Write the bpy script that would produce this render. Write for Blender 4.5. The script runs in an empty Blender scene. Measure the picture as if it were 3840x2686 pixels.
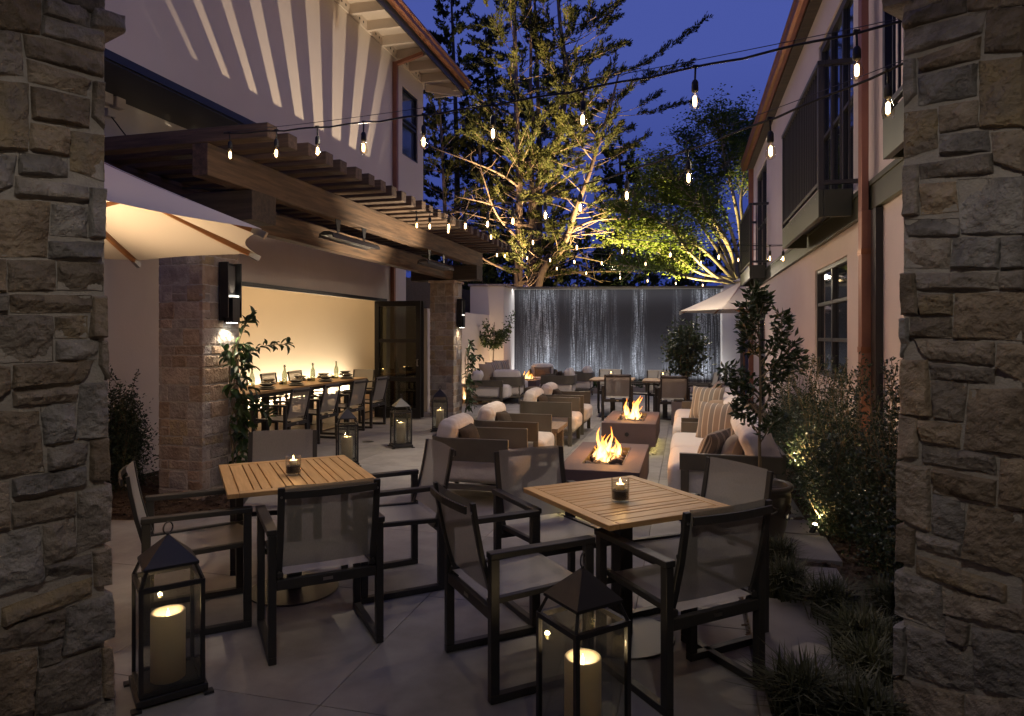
import bpy, math, random
import numpy as np
from mathutils import Vector, Matrix, noise
from math import sin, cos, pi, radians

random.seed(11)
RNG = np.random.default_rng(5)
scene = bpy.context.scene
COL = scene.collection

# ---------------------------------------------------------------- camera, sky, exposure
FPX, CX, HY, EYE = 2500.0, 1920.0, 1258.0, 1.6      # focal length, centre and horizon of the 3840 px photograph
cam_d = bpy.data.cameras.new('camera')
cam = bpy.data.objects.new('camera', cam_d)
COL.objects.link(cam)
cam.location = (0, 0, EYE)
cam.rotation_euler = (pi / 2, 0, 0)
cam_d.sensor_width = 36
cam_d.lens = 36 * FPX / 3840
cam_d.shift_y = -(1343 - HY) / 3840
cam_d.clip_start = .05
cam_d.clip_end = 600
scene.camera = cam

world = bpy.data.worlds.new('World')
scene.world = world
world.use_nodes = True
wn, wl = world.node_tree.nodes, world.node_tree.links
bg = wn['Background']
tc = wn.new('ShaderNodeTexCoord')
sx = wn.new('ShaderNodeSeparateXYZ')
rp = wn.new('ShaderNodeValToRGB')
rp.color_ramp.elements[0].position = 0.0
rp.color_ramp.elements[0].color = (.020, .036, .20, 1)
rp.color_ramp.elements[1].position = .9
rp.color_ramp.elements[1].color = (.066, .092, .36, 1)
e = rp.color_ramp.elements.new(.38)
e.color = (.064, .092, .355, 1)
wl.new(tc.outputs['Generated'], sx.inputs[0])
wl.new(sx.outputs['Z'], rp.inputs[0])
wl.new(rp.outputs[0], bg.inputs[0])
SKY = 1.0
bg.inputs[1].default_value = SKY

scene.view_settings.view_transform = 'Standard'
scene.view_settings.look = 'None'
scene.view_settings.exposure = 0.0
scene.view_settings.gamma = 1
scene.view_settings.use_curve_mapping = False
scene.render.engine = 'CYCLES'
scene.cycles.use_denoising = True
scene.cycles.max_bounces = 8
scene.cycles.diffuse_bounces = 3
scene.cycles.glossy_bounces = 3
scene.cycles.transmission_bounces = 4
scene.cycles.transparent_max_bounces = 16
scene.cycles.caustics_reflective = False
scene.cycles.caustics_refractive = False
scene.cycles.sample_clamp_indirect = 4

# ---------------------------------------------------------------- the courtyard's own axes: u runs into depth along both buildings, v across
TH = math.atan(650 / FPX)
S, C = sin(TH), cos(TH)


def uv(u, v, z=0.0):
    return Vector((u * S + v * C, u * C - v * S, z))


def to_uv(p):
    return p[0] * S + p[1] * C, p[0] * C - p[1] * S


def on_z(px, py, z=0.0):
    Y = (EYE - z) * FPX / (py - HY)
    return Vector(((px - CX) / FPX * Y, Y, z))


def at_y(px, py, Y):
    return Vector(((px - CX) / FPX * Y, Y, EYE - (py - HY) / FPX * Y))


def on_v(px, py, v):
    r = (px - CX) / FPX
    return at_y(px, py, v / (r * C - S))


def U(px, v):
    return to_uv(on_v(px, HY, v))[0]


def Zv(px, py, v):
    return on_v(px, py, v).z


RU = -TH                                   # rotation of things aligned with the buildings: local x = v, local y = u
DU, DV = Vector((S, C, 0)), Vector((C, -S, 0))
DA, DB = Vector((-.4470, .8945, 0)), Vector((.8945, .4470, 0))    # axes of the two front tables


def facing(d):
    return math.atan2(-d[0], d[1])


# ---------------------------------------------------------------- lights
def K(warm):
    return {'warm': (1, .70, .40), 'amber': (1, .55, .20), 'pier_white': (1, .90, .79), 'neutral': (1, .82, .60), 'cool': (.90, .94, 1), 'fire': (1, .42, .10), 'olive': (1, .80, .30)}[warm]


def point(loc, power, col='warm', r=.03, name='lamp_light'):
    l = bpy.data.lights.new(name, 'POINT')
    l.energy, l.color, l.shadow_soft_size = power, K(col), r
    o = bpy.data.objects.new(name, l)
    o.location = loc
    COL.objects.link(o)
    return o


def spot(loc, target, power, angle, col='warm', r=.03, blend=.4, name='spot_light'):
    l = bpy.data.lights.new(name, 'SPOT')
    l.energy, l.color, l.shadow_soft_size, l.spot_size, l.spot_blend = power, K(col), r, radians(angle), blend
    o = bpy.data.objects.new(name, l)
    o.location = loc
    o.rotation_euler = (Vector(target) - Vector(loc)).to_track_quat('-Z', 'Y').to_euler()
    COL.objects.link(o)
    return o


def strip(loc, target, power, sx, sy, col='warm', name='strip_light', xdir=None):
    l = bpy.data.lights.new(name, 'AREA')
    l.shape = 'RECTANGLE'
    l.energy, l.color, l.size, l.size_y = power, K(col), sx, sy
    o = bpy.data.objects.new(name, l)
    z = -(Vector(target) - Vector(loc)).normalized()
    x = Vector(xdir) if xdir else Vector((1, 0, 0))
    y = z.cross(x).normalized()
    x = y.cross(z).normalized()
    m = Matrix((x, y, z)).transposed().to_4x4()
    m.translation = loc
    o.matrix_world = m
    COL.objects.link(o)
    return o


# ---------------------------------------------------------------- materials
def mat(name, col, rough=.6, metal=0.0, col2=None, vscale=4.0, stretch=(1, 1, 1), bump=0.0, bscale=40.0, rnd=0.0,
        spec=.5, emis=None, estr=0.0, detail=5.0, bdetail=6.0, transl=0.0, coords='Object', ramp=(.35, .65), rnd_hue=0.0, bdist=.02, sheen=0.0):
    m = bpy.data.materials.new(name)
    m.use_nodes = True
    n, l = m.node_tree.nodes, m.node_tree.links
    p = n['Principled BSDF']
    p.inputs['Roughness'].default_value = rough
    p.inputs['Metallic'].default_value = metal
    p.inputs['Specular IOR Level'].default_value = spec
    if sheen:
        p.inputs['Sheen Weight'].default_value = sheen
    p.inputs['Base Color'].default_value = (*col, 1)
    src = None
    t = n.new('ShaderNodeTexCoord')
    mp = n.new('ShaderNodeMapping')
    mp.inputs['Scale'].default_value = stretch
    oi = n.new('ShaderNodeObjectInfo')
    mul = n.new('ShaderNodeMath'); mul.operation = 'MULTIPLY'; mul.inputs[1].default_value = 53.0
    l.new(oi.outputs['Random'], mul.inputs[0])
    l.new(t.outputs[coords], mp.inputs[0])

    def noise_node(sc, det):
        q = n.new('ShaderNodeTexNoise')
        q.noise_dimensions = '4D'
        q.inputs['Scale'].default_value = sc
        q.inputs['Detail'].default_value = det
        q.inputs['Roughness'].default_value = .6
        l.new(mp.outputs[0], q.inputs['Vector'])
        l.new(mul.outputs[0], q.inputs['W'])
        return q
    if col2 is not None:
        q = noise_node(vscale, detail)
        r = n.new('ShaderNodeValToRGB')
        r.color_ramp.elements[0].position, r.color_ramp.elements[1].position = ramp
        r.color_ramp.elements[0].color = (*col, 1)
        r.color_ramp.elements[1].color = (*col2, 1)
        l.new(q.outputs['Fac'], r.inputs[0])
        src = r.outputs[0]
    if rnd or rnd_hue:
        h = n.new('ShaderNodeHueSaturation')
        if src:
            l.new(src, h.inputs['Color'])
        else:
            h.inputs['Color'].default_value = (*col, 1)
        mr = n.new('ShaderNodeMapRange')
        mr.inputs['To Min'].default_value, mr.inputs['To Max'].default_value = 1 - rnd, 1 + rnd
        l.new(oi.outputs['Random'], mr.inputs['Value'])
        l.new(mr.outputs[0], h.inputs['Value'])
        if rnd_hue:
            m2 = n.new('ShaderNodeMath'); m2.operation = 'MULTIPLY'; m2.inputs[1].default_value = 7.13
            fr = n.new('ShaderNodeMath'); fr.operation = 'FRACT'
            l.new(oi.outputs['Random'], m2.inputs[0]); l.new(m2.outputs[0], fr.inputs[0])
            mh = n.new('ShaderNodeMapRange')
            mh.inputs['To Min'].default_value, mh.inputs['To Max'].default_value = 1 - rnd_hue, 1 + rnd_hue
            l.new(fr.outputs[0], mh.inputs['Value'])
            l.new(mh.outputs[0], h.inputs['Saturation'])
        src = h.outputs[0]
    if src:
        l.new(src, p.inputs['Base Color'])
    if bump:
        q = noise_node(bscale, bdetail)
        b = n.new('ShaderNodeBump')
        b.inputs['Strength'].default_value = bump
        b.inputs['Distance'].default_value = bdist
        l.new(q.outputs['Fac'], b.inputs['Height'])
        l.new(b.outputs[0], p.inputs['Normal'])
    if emis:
        p.inputs['Emission Color'].default_value = (*emis, 1)
        p.inputs['Emission Strength'].default_value = estr
    if transl:
        tr = n.new('ShaderNodeBsdfTranslucent')
        if src:
            l.new(src, tr.inputs[0])
        else:
            tr.inputs[0].default_value = (*col, 1)
        mx = n.new('ShaderNodeMixShader')
        mx.inputs[0].default_value = transl
        l.new(p.outputs[0], mx.inputs[1])
        l.new(tr.outputs[0], mx.inputs[2])
        l.new(mx.outputs[0], n['Material Output'].inputs[0])
    return m


def glass_mat(name, tint=(1, 1, 1), rough=.02, refl=1.0, dirt=0.0):
    m = bpy.data.materials.new(name)
    m.use_nodes = True
    n, l = m.node_tree.nodes, m.node_tree.links
    n.remove(n['Principled BSDF'])
    t = n.new('ShaderNodeBsdfTransparent'); t.inputs[0].default_value = (*tint, 1)
    g = n.new('ShaderNodeBsdfGlossy'); g.inputs['Roughness'].default_value = rough
    f = n.new('ShaderNodeLayerWeight'); f.inputs[0].default_value = .5
    pw = n.new('ShaderNodeMath'); pw.operation = 'POWER'; pw.inputs[1].default_value = 4.0
    mu = n.new('ShaderNodeMath'); mu.operation = 'MULTIPLY_ADD'; mu.inputs[1].default_value = .8 * refl; mu.inputs[2].default_value = .045 * refl; mu.use_clamp = True
    x = n.new('ShaderNodeMixShader')
    l.new(f.outputs['Facing'], pw.inputs[0]); l.new(pw.outputs[0], mu.inputs[0]); l.new(mu.outputs[0], x.inputs[0])
    l.new(t.outputs[0], x.inputs[1]); l.new(g.outputs[0], x.inputs[2])
    last = x.outputs[0]
    if dirt:
        d = n.new('ShaderNodeBsdfDiffuse'); d.inputs[0].default_value = (.5, .5, .48, 1)
        y = n.new('ShaderNodeMixShader'); y.inputs[0].default_value = dirt
        l.new(last, y.inputs[1]); l.new(d.outputs[0], y.inputs[2])
        last = y.outputs[0]
    l.new(last, n['Material Output'].inputs[0])
    return m


def sling_mat():
    m = mat('sling_mesh', (.36, .34, .31), .75, col2=(.30, .285, .26), vscale=300, stretch=(1, 1, .2), bump=.15, bscale=500, sheen=.1)
    n, l = m.node_tree.nodes, m.node_tree.links
    t = n.new('ShaderNodeBsdfTransparent')
    x = n.new('ShaderNodeMixShader'); x.inputs[0].default_value = .20
    l.new(n['Principled BSDF'].outputs[0], x.inputs[1]); l.new(t.outputs[0], x.inputs[2])
    l.new(x.outputs[0], n['Material Output'].inputs[0])
    return m


def flame_mat(name, strength):
    m = bpy.data.materials.new(name)
    m.use_nodes = True
    n, l = m.node_tree.nodes, m.node_tree.links
    n.remove(n['Principled BSDF'])
    t = n.new('ShaderNodeTexCoord'); s = n.new('ShaderNodeSeparateXYZ')
    l.new(t.outputs['Generated'], s.inputs[0])
    r = n.new('ShaderNodeValToRGB')
    r.color_ramp.elements[0].position = .1; r.color_ramp.elements[0].color = (1, .55, .16, 1)
    r.color_ramp.elements[1].position = 1.0; r.color_ramp.elements[1].color = (1, .26, .03, 1)
    a = r.color_ramp.elements.new(.35); a.color = (1, .62, .22, 1)
    a = r.color_ramp.elements.new(.7); a.color = (1, .36, .06, 1)
    l.new(s.outputs['Z'], r.inputs[0])
    em = n.new('ShaderNodeEmission'); em.inputs[1].default_value = strength
    l.new(r.outputs[0], em.inputs[0])
    lw = n.new('ShaderNodeLayerWeight'); lw.inputs[0].default_value = .35
    nz = n.new('ShaderNodeTexNoise'); nz.inputs['Scale'].default_value = 9; nz.inputs['Detail'].default_value = 4
    mp = n.new('ShaderNodeMapping'); mp.inputs['Scale'].default_value = (3, 3, 1)
    l.new(t.outputs['Object'], mp.inputs[0]); l.new(mp.outputs[0], nz.inputs['Vector'])
    ad = n.new('ShaderNodeMath'); ad.operation = 'MULTIPLY_ADD'; ad.inputs[1].default_value = 2.0; ad.inputs[2].default_value = -.12; ad.use_clamp = True
    a2 = n.new('ShaderNodeMath'); a2.operation = 'ADD'
    a3 = n.new('ShaderNodeMath'); a3.operation = 'MULTIPLY'; a3.inputs[1].default_value = .55
    l.new(nz.outputs['Fac'], a3.inputs[0])
    l.new(lw.outputs['Facing'], a2.inputs[0]); l.new(a3.outputs[0], a2.inputs[1])
    l.new(a2.outputs[0], ad.inputs[0])
    tr = n.new('ShaderNodeBsdfTransparent')
    x = n.new('ShaderNodeMixShader')
    l.new(ad.outputs[0], x.inputs[0]); l.new(em.outputs[0], x.inputs[1]); l.new(tr.outputs[0], x.inputs[2])
    l.new(x.outputs[0], n['Material Output'].inputs[0])
    return m


def emit_mat(name, col, strength):
    m = bpy.data.materials.new(name)
    m.use_nodes = True
    n, l = m.node_tree.nodes, m.node_tree.links
    n.remove(n['Principled BSDF'])
    em = n.new('ShaderNodeEmission'); em.inputs[0].default_value = (*col, 1); em.inputs[1].default_value = strength
    l.new(em.outputs[0], n['Material Output'].inputs[0])
    return m


def striped_mat(name, bands, freq, base):
    """woven cloth with broad stripes across local x; bands: list of (position, colour)"""
    m = mat(name, base, .85, bump=.12, bscale=260, sheen=.2)
    n, l = m.node_tree.nodes, m.node_tree.links
    t = n.new('ShaderNodeTexCoord'); s = n.new('ShaderNodeSeparateXYZ')
    l.new(t.outputs['Object'], s.inputs[0])
    mu = n.new('ShaderNodeMath'); mu.operation = 'MULTIPLY_ADD'; mu.inputs[1].default_value = freq; mu.inputs[2].default_value = 10.3
    fr = n.new('ShaderNodeMath'); fr.operation = 'FRACT'
    l.new(s.outputs['X'], mu.inputs[0]); l.new(mu.outputs[0], fr.inputs[0])
    r = n.new('ShaderNodeValToRGB'); r.color_ramp.interpolation = 'CONSTANT'
    r.color_ramp.elements[0].position, r.color_ramp.elements[0].color = bands[0][0], (*bands[0][1], 1)
    r.color_ramp.elements[1].position, r.color_ramp.elements[1].color = bands[1][0], (*bands[1][1], 1)
    for pz, c in bands[2:]:
        k = r.color_ramp.elements.new(pz); k.color = (*c, 1)
    l.new(fr.outputs[0], r.inputs[0])
    l.new(r.outputs[0], n['Principled BSDF'].inputs['Base Color'])
    return m


M = {}
M['stucco'] = mat('white_stucco', (.66, .60, .545), .9, col2=(.60, .545, .49), vscale=1.2, bump=.25, bscale=60, bdist=.01)
M['stucco_upper'] = mat('upper_stucco', (.62, .53, .43), .9, col2=(.57, .48, .385), vscale=.7, bump=.22, bscale=50, bdist=.01)
M['stucco_right'] = mat('rose_stucco', (.66, .56, .51), .9, col2=(.60, .50, .455), vscale=.9, bump=.25, bscale=60, bdist=.01)
M['interior'] = mat('warm_interior_paint', (.76, .65, .49), .8, col2=(.73, .62, .465), vscale=.6)
M['stone'] = mat('limestone', (.43, .375, .315), .95, col2=(.20, .172, .145), vscale=9, detail=10, bump=1.0, bscale=38, bdetail=12, rnd=.22, rnd_hue=.6, bdist=.03, spec=.2)
M['stone_gold'] = mat('ochre_limestone', (.42, .33, .20), .95, col2=(.27, .23, .19), vscale=11, detail=8, bump=1.0, bscale=38, bdetail=12, rnd=.15, bdist=.03, spec=.2)
M['stone_pillar'] = mat('pillar_limestone', (.46, .39, .33), .95, col2=(.27, .22, .185), vscale=7, detail=10, bump=1.0, bscale=30, bdetail=12, rnd=.20, rnd_hue=.6, bdist=.025, spec=.2)
M['mortar'] = mat('mortar', (.50, .46, .41), .95, col2=(.40, .365, .325), vscale=20, bump=.6, bscale=120, spec=.2)
M['beam_u'] = mat('stained_timber_long', (.17, .10, .054), .75, col2=(.06, .037, .022), vscale=3, stretch=(9, .7, 9), detail=7, bump=.4, bscale=5, rnd=.2)
M['beam_v'] = mat('stained_timber_cross', (.115, .072, .043), .75, col2=(.05, .032, .02), vscale=3, stretch=(.7, 9, 9), detail=7, bump=.4, bscale=5, rnd=.3)
M['beam_dark'] = mat('dark_corbel_timber', (.07, .05, .035), .8, col2=(.035, .026, .02), vscale=3, stretch=(.7, 9, 9), detail=7, bump=.4, bscale=5, rnd=.1)
M['teak_x'] = mat('teak_along_x', (.58, .37, .165), .45, col2=(.45, .265, .105), vscale=4, stretch=(1, 16, 16), detail=6, rnd=.10, bump=.08, bscale=8)
M['teak_y'] = mat('teak_along_y', (.58, .37, .165), .45, col2=(.45, .265, .105), vscale=4, stretch=(16, 1, 16), detail=6, rnd=.10, bump=.08, bscale=8)
M['teak_rib'] = mat('umbrella_rib_wood', (.30, .13, .045), .4, col2=(.22, .09, .03), vscale=3, stretch=(2, 2, 2))
M['oak_grey'] = mat('weathered_oak', (.34, .245, .165), .6, col2=(.23, .16, .105), vscale=4, stretch=(12, 1.2, 12), detail=6, rnd=.15, bump=.15, bscale=8)
M['floor_wood'] = mat('interior_floor_boards', (.20, .12, .065), .45, col2=(.13, .075, .04), vscale=2, stretch=(10, .8, 1), rnd=.2)
M['dark_metal'] = mat('charcoal_powder_coat', (.040, .038, .037), .42, spec=.4)
M['lantern_metal'] = mat('lantern_bronze', (.045, .044, .046), .45, metal=.5)
M['black_metal'] = mat('black_steel', (.012, .012, .013), .4)
M['green_metal'] = mat('dark_olive_steel', (.046, .049, .027), .45, col2=(.040, .043, .024), vscale=3)
M['bronze'] = mat('bronze_armchair_frame', (.135, .120, .092), .42, metal=.25, col2=(.115, .102, .078), vscale=4)
M['steel'] = mat('brushed_steel', (.42, .40, .38), .35, metal=1)
M['copper'] = mat('copper', (.42, .17, .085), .38, metal=.85, col2=(.30, .13, .07), vscale=6, detail=5)
M['copper_pipe'] = mat('aged_copper_pipe', (.33, .15, .095), .5, metal=.6, col2=(.27, .12, .08), vscale=4)
M['sling'] = sling_mat()
M['concrete'] = mat('sanded_concrete', (.315, .30, .275), .85, col2=(.225, .212, .195), vscale=3.2, detail=13, ramp=(.40, .66), rnd=.10, bump=.25, bscale=350, bdist=.004)
M['paver'] = mat('bluestone_paver', (.24, .22, .21), .8, col2=(.20, .18, .17), vscale=3, detail=8, rnd=.08, bump=.2, bscale=250, bdist=.004)
M['joint'] = mat('joint_sand', (.14, .12, .10), .95)
M['mulch'] = mat('bark_mulch', (.055, .034, .02), .95, col2=(.10, .062, .034), vscale=40, bump=.8, bscale=60)
M['soil'] = mat('soil', (.03, .022, .016), .95, bump=.6, bscale=40)
M['ground'] = mat('earth', (.06, .055, .04), .95, col2=(.045, .05, .03), vscale=.5)
M['cream'] = mat('cream_upholstery', (.66, .60, .52), .9, bump=.55, bscale=13, bdist=.03, sheen=.3, col2=(.62, .56, .485), vscale=8)
M['white_cloth'] = mat('white_canvas', (.72, .67, .61), .9, bump=.5, bscale=12, bdist=.03, sheen=.2)
M['dark_cloth'] = mat('dark_brown_velvet', (.050, .038, .027), .9, bump=.35, bscale=60, spec=.15, col2=(.06, .046, .033), vscale=14)
M['taupe_cloth'] = mat('taupe_linen', (.30, .225, .15), .9, bump=.2, bscale=240, sheen=.2)
M['tan_stripe'] = striped_mat('tan_stripe', [(0, (.27, .205, .145)), (.34, (.55, .47, .37)), (.42, (.20, .175, .145)), (.80, (.55, .47, .37)), (.88, (.27, .205, .145))], 7.6, (.3, .2, .15))
M['dark_stripe'] = striped_mat('dark_stripe', [(0, (.10, .075, .052)), (.44, (.33, .26, .19)), (.52, (.10, .075, .052)), (.60, (.33, .26, .19)), (.68, (.10, .075, .052))], 9.0, (.1, .07, .05))
M['woven'] = mat('woven_wicker', (.14, .10, .07), .8, col2=(.07, .05, .035), vscale=60, bump=.8, bscale=90)
M['canopy'] = mat('umbrella_canvas', (.62, .55, .48), .9, bump=.1, bscale=200, transl=.06)
M['fire_concrete'] = mat('plum_cast_concrete', (.13, .088, .088), .75, col2=(.105, .072, .073), vscale=4, detail=7, bump=.15, bscale=80)
M['lava'] = mat('tumbled_lava_rock', (.16, .13, .11), .9, col2=(.08, .065, .055), vscale=10, bump=.4, bscale=40, rnd=.3)
M['pebble'] = mat('fire_glass_pebble', (.45, .42, .36), .25, rnd=.3)
M['flame'] = flame_mat('flame', 5.2)
M['candle_flame'] = emit_mat('candle_flame', (1, .66, .22), 26)
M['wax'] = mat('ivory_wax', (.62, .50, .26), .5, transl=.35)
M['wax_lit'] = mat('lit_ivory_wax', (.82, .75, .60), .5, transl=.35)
M['sand'] = mat('black_sand', (.045, .04, .036), .9, bump=.4, bscale=200)
M['glass'] = glass_mat('clear_glass', (.96, .97, .95), .02, 1.0)
M['pane'] = glass_mat('lantern_pane', (.86, .87, .84), .02, 1.3, dirt=.015)
M['bottle'] = glass_mat('bottle_glass', (.55, .60, .52), .05, 1.6, dirt=.06)
M['door_glass'] = glass_mat('door_glass', (.72, .74, .70), .02, 1.6)
M['bulb_glass'] = glass_mat('bulb_glass', (1, .93, .80), .03, .9)
M['filament'] = emit_mat('filament', (1, .70, .36), 15)
M['window_glass'] = mat('dark_window_glass', (.012, .014, .018), .04, spec=1.0)
M['window_blind'] = mat('blind_behind_glass', (.06, .075, .10), .08, spec=1.0, col2=(.045, .055, .08), vscale=6, stretch=(1, 1, 30))
M['black_rubber'] = mat('black_rubber', (.012, .012, .012), .6)
M['dish'] = mat('charcoal_stoneware', (.06, .058, .055), .35)
M['bark_pale'] = mat('pale_cypress_bark', (.33, .235, .155), .95, col2=(.19, .13, .085), vscale=6, stretch=(4, 4, 1), detail=8, bump=.8, bscale=20)
M['bark_grey'] = mat('grey_maple_bark', (.33, .27, .195), .9, col2=(.20, .165, .12), vscale=5, stretch=(3, 3, 1), bump=.5, bscale=20)
M['bark_dark'] = mat('dark_bark', (.10, .07, .05), .95, bump=.6, bscale=20)
M['stem'] = mat('young_stem', (.21, .16, .085), .8)
M['needles'] = mat('cypress_foliage', (.092, .090, .024), .75, col2=(.05, .060, .019), vscale=1.3, transl=.15, spec=.15, rnd=.1)
M['needles_dark'] = mat('dark_conifer_foliage', (.035, .05, .022), .8, col2=(.02, .034, .016), vscale=1.1, transl=.1, spec=.15)
M['maple_leaf'] = mat('maple_leaf', (.15, .18, .026), .6, col2=(.075, .12, .02), vscale=1.6, transl=.35, spec=.3)
M['laurel_leaf'] = mat('glossy_laurel_leaf', (.050, .078, .028), .38, rnd=.3, transl=.15, spec=.5)
M['vine_leaf'] = mat('jasmine_leaf', (.040, .075, .022), .4, rnd=.3, transl=.15, spec=.5)
M['lime_leaf'] = mat('citrus_leaf', (.085, .115, .03), .45, col2=(.06, .09, .025), vscale=8, transl=.25, spec=.4)
M['shrub_leaf'] = mat('small_shrub_leaf', (.046, .070, .030), .35, col2=(.032, .052, .024), vscale=9, transl=.2, spec=.6)
M['blade'] = mat('grass_blade', (.060, .068, .034), .55, col2=(.10, .10, .055), vscale=12, transl=.2, spec=.4)
M['dead_twig'] = mat('dry_twig', (.24, .165, .105), .9)


def water_wall_mat():
    """dark ribbed slate; thin sheets and threads of foaming water run straight down it"""
    m = mat('ribbed_slate_under_water', (.030, .029, .033), .55, spec=.3)
    n, l = m.node_tree.nodes, m.node_tree.links
    p = n['Principled BSDF']
    t = n.new('ShaderNodeTexCoord')

    def nz(scale, stretch, det=3.0):
        mp = n.new('ShaderNodeMapping'); mp.inputs['Scale'].default_value = stretch
        l.new(t.outputs['Object'], mp.inputs[0])
        q = n.new('ShaderNodeTexNoise'); q.inputs['Scale'].default_value = scale; q.inputs['Detail'].default_value = det
        l.new(mp.outputs[0], q.inputs['Vector'])
        return q
    threads = nz(36, (1, 1, .035), 3)
    broad = nz(1.5, (1, 1, .04), 2)
    brk = nz(46, (.9, .9, 1.3), 3)

    def rng(src, a, b):
        r = n.new('ShaderNodeMapRange'); r.inputs['From Min'].default_value = a; r.inputs['From Max'].default_value = b
        l.new(src, r.inputs['Value'])
        return r.outputs[0]

    def mul(a, b):
        k = n.new('ShaderNodeMath'); k.operation = 'MULTIPLY'
        l.new(a, k.inputs[0]); l.new(b, k.inputs[1])
        return k.outputs[0]
    f = mul(mul(rng(threads.outputs['Fac'], .42, .74), rng(broad.outputs['Fac'], .43, .62)), rng(brk.outputs['Fac'], .34, .66))
    mx = n.new('ShaderNodeMixRGB')
    mx.inputs[1].default_value = (.024, .022, .026, 1)
    mx.inputs[2].default_value = (.72, .76, .82, 1)
    l.new(f, mx.inputs[0])
    l.new(mx.outputs[0], p.inputs['Base Color'])
    b = n.new('ShaderNodeBump'); b.inputs['Strength'].default_value = .2; b.inputs['Distance'].default_value = .006
    l.new(brk.outputs['Fac'], b.inputs['Height'])
    l.new(b.outputs[0], p.inputs['Normal'])
    return m


M['water_wall'] = water_wall_mat()


# ---------------------------------------------------------------- mesh building
class MB:
    def __init__(self):
        self.v, self.f = [], []

    def add(self, vs, fs):
        b = len(self.v)
        self.v += [tuple(p) for p in vs]
        self.f += [tuple(i + b for i in q) for q in fs]
        return self

    def box(self, x0, x1, y0, y1, z0, z1):
        return self.add([(x0, y0, z0), (x1, y0, z0), (x1, y1, z0), (x0, y1, z0), (x0, y0, z1), (x1, y0, z1), (x1, y1, z1), (x0, y1, z1)],
                        [(0, 3, 2, 1), (4, 5, 6, 7), (0, 1, 5, 4), (1, 2, 6, 5), (2, 3, 7, 6), (3, 0, 4, 7)])

    def bar(self, p0, p1, w, h, up=(0, 0, 1)):
        p0, p1 = Vector(p0), Vector(p1)
        d = (p1 - p0).normalized()
        s = d.cross(Vector(up))
        s = s.normalized() if s.length > 1e-4 else Vector((1, 0, 0))
        t = s.cross(d).normalized()
        vs = [p + s * a * w / 2 + t * b * h / 2 for p in (p0, p1) for a, b in ((-1, -1), (1, -1), (1, 1), (-1, 1))]
        return self.add(vs, [(0, 1, 2, 3), (4, 7, 6, 5), (0, 4, 5, 1), (1, 5, 6, 2), (2, 6, 7, 3), (3, 7, 4, 0)])

    def ribbon_bar(self, pts, w, h, up=(0, 0, 1)):
        """rectangular section swept along a polyline"""
        pts = [Vector(p) for p in pts]
        n = len(pts)
        vs = []
        for i, p in enumerate(pts):
            d = (pts[min(i + 1, n - 1)] - pts[max(i - 1, 0)]).normalized()
            s = d.cross(Vector(up)).normalized()
            t = s.cross(d).normalized()
            vs += [p + s * a * w / 2 + t * b * h / 2 for a, b in ((-1, -1), (1, -1), (1, 1), (-1, 1))]
        fs = [(0, 1, 2, 3), tuple(4 * (n - 1) + k for k in (3, 2, 1, 0))]
        for i in range(n - 1):
            for k in range(4):
                a, b = 4 * i + k, 4 * i + (k + 1) % 4
                fs.append((a, a + 4, b + 4, b))
        return self.add(vs, fs)

    def tube(self, pts, r, n=6, cap=True):
        pts = [Vector(p) for p in pts]
        rs = r if isinstance(r, (list, tuple)) else [r] * len(pts)
        vs, fs = [], []
        prev = None
        for i, p in enumerate(pts):
            d = (pts[min(i + 1, len(pts) - 1)] - pts[max(i - 1, 0)]).normalized()
            if prev is None:
                a = d.cross(Vector((0, 0, 1)))
                if a.length < .1:
                    a = d.cross(Vector((1, 0, 0)))
            else:
                a = prev - d * prev.dot(d)
                if a.length < 1e-5:
                    a = d.cross(Vector((1, .3, 0)))
            a.normalize()
            prev = a
            b = d.cross(a)
            for k in range(n):
                q = 2 * pi * k / n
                vs.append(p + (a * cos(q) + b * sin(q)) * rs[i])
        for i in range(len(pts) - 1):
            for k in range(n):
                x, y = i * n + k, i * n + (k + 1) % n
                fs.append((x, y, y + n, x + n))
        if cap:
            fs.append(tuple(range(n - 1, -1, -1)))
            fs.append(tuple(range((len(pts) - 1) * n, len(pts) * n)))
        return self.add(vs, fs)

    def lathe(self, prof, n=16, c=(0, 0, 0)):
        """prof: list of (r, z); closed at ends when r is 0"""
        vs, fs = [], []
        for r, z in prof:
            for k in range(n):
                q = 2 * pi * k / n
                vs.append((c[0] + r * cos(q), c[1] + r * sin(q), c[2] + z))
        for i in range(len(prof) - 1):
            for k in range(n):
                x, y = i * n + k, i * n + (k + 1) % n
                fs.append((x, y, y + n, x + n))
        if prof[0][0] > 0:
            fs.append(tuple(range(n - 1, -1, -1)))
        if prof[-1][0] > 0:
            fs.append(tuple(range((len(prof) - 1) * n, len(prof) * n)))
        return self.add(vs, fs)

    def cyl(self, c, r, h, n=16):
        return self.lathe([(r, 0), (r, h)], n, c)

    def prism(self, poly, axis, a0, a1):
        """poly in the two other axes, extruded along axis"""
        def P(q, a):
            return {0: (a, q[0], q[1]), 1: (q[0], a, q[1]), 2: (q[0], q[1], a)}[axis]
        n = len(poly)
        vs = [P(q, a0) for q in poly] + [P(q, a1) for q in poly]
        fs = [tuple(range(n - 1, -1, -1)), tuple(range(n, 2 * n))] + [(i, (i + 1) % n, n + (i + 1) % n, n + i) for i in range(n)]
        return self.add(vs, fs)

    def grid(self, fn, nu, nv, close=False):
        vs = [fn(i / nu, j / nv) for j in range(nv + 1) for i in range(nu + 1)]
        fs = [(j * (nu + 1) + i, j * (nu + 1) + i + 1, (j + 1) * (nu + 1) + i + 1, (j + 1) * (nu + 1) + i) for j in range(nv) for i in range(nu)]
        return self.add(vs, fs)

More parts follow.
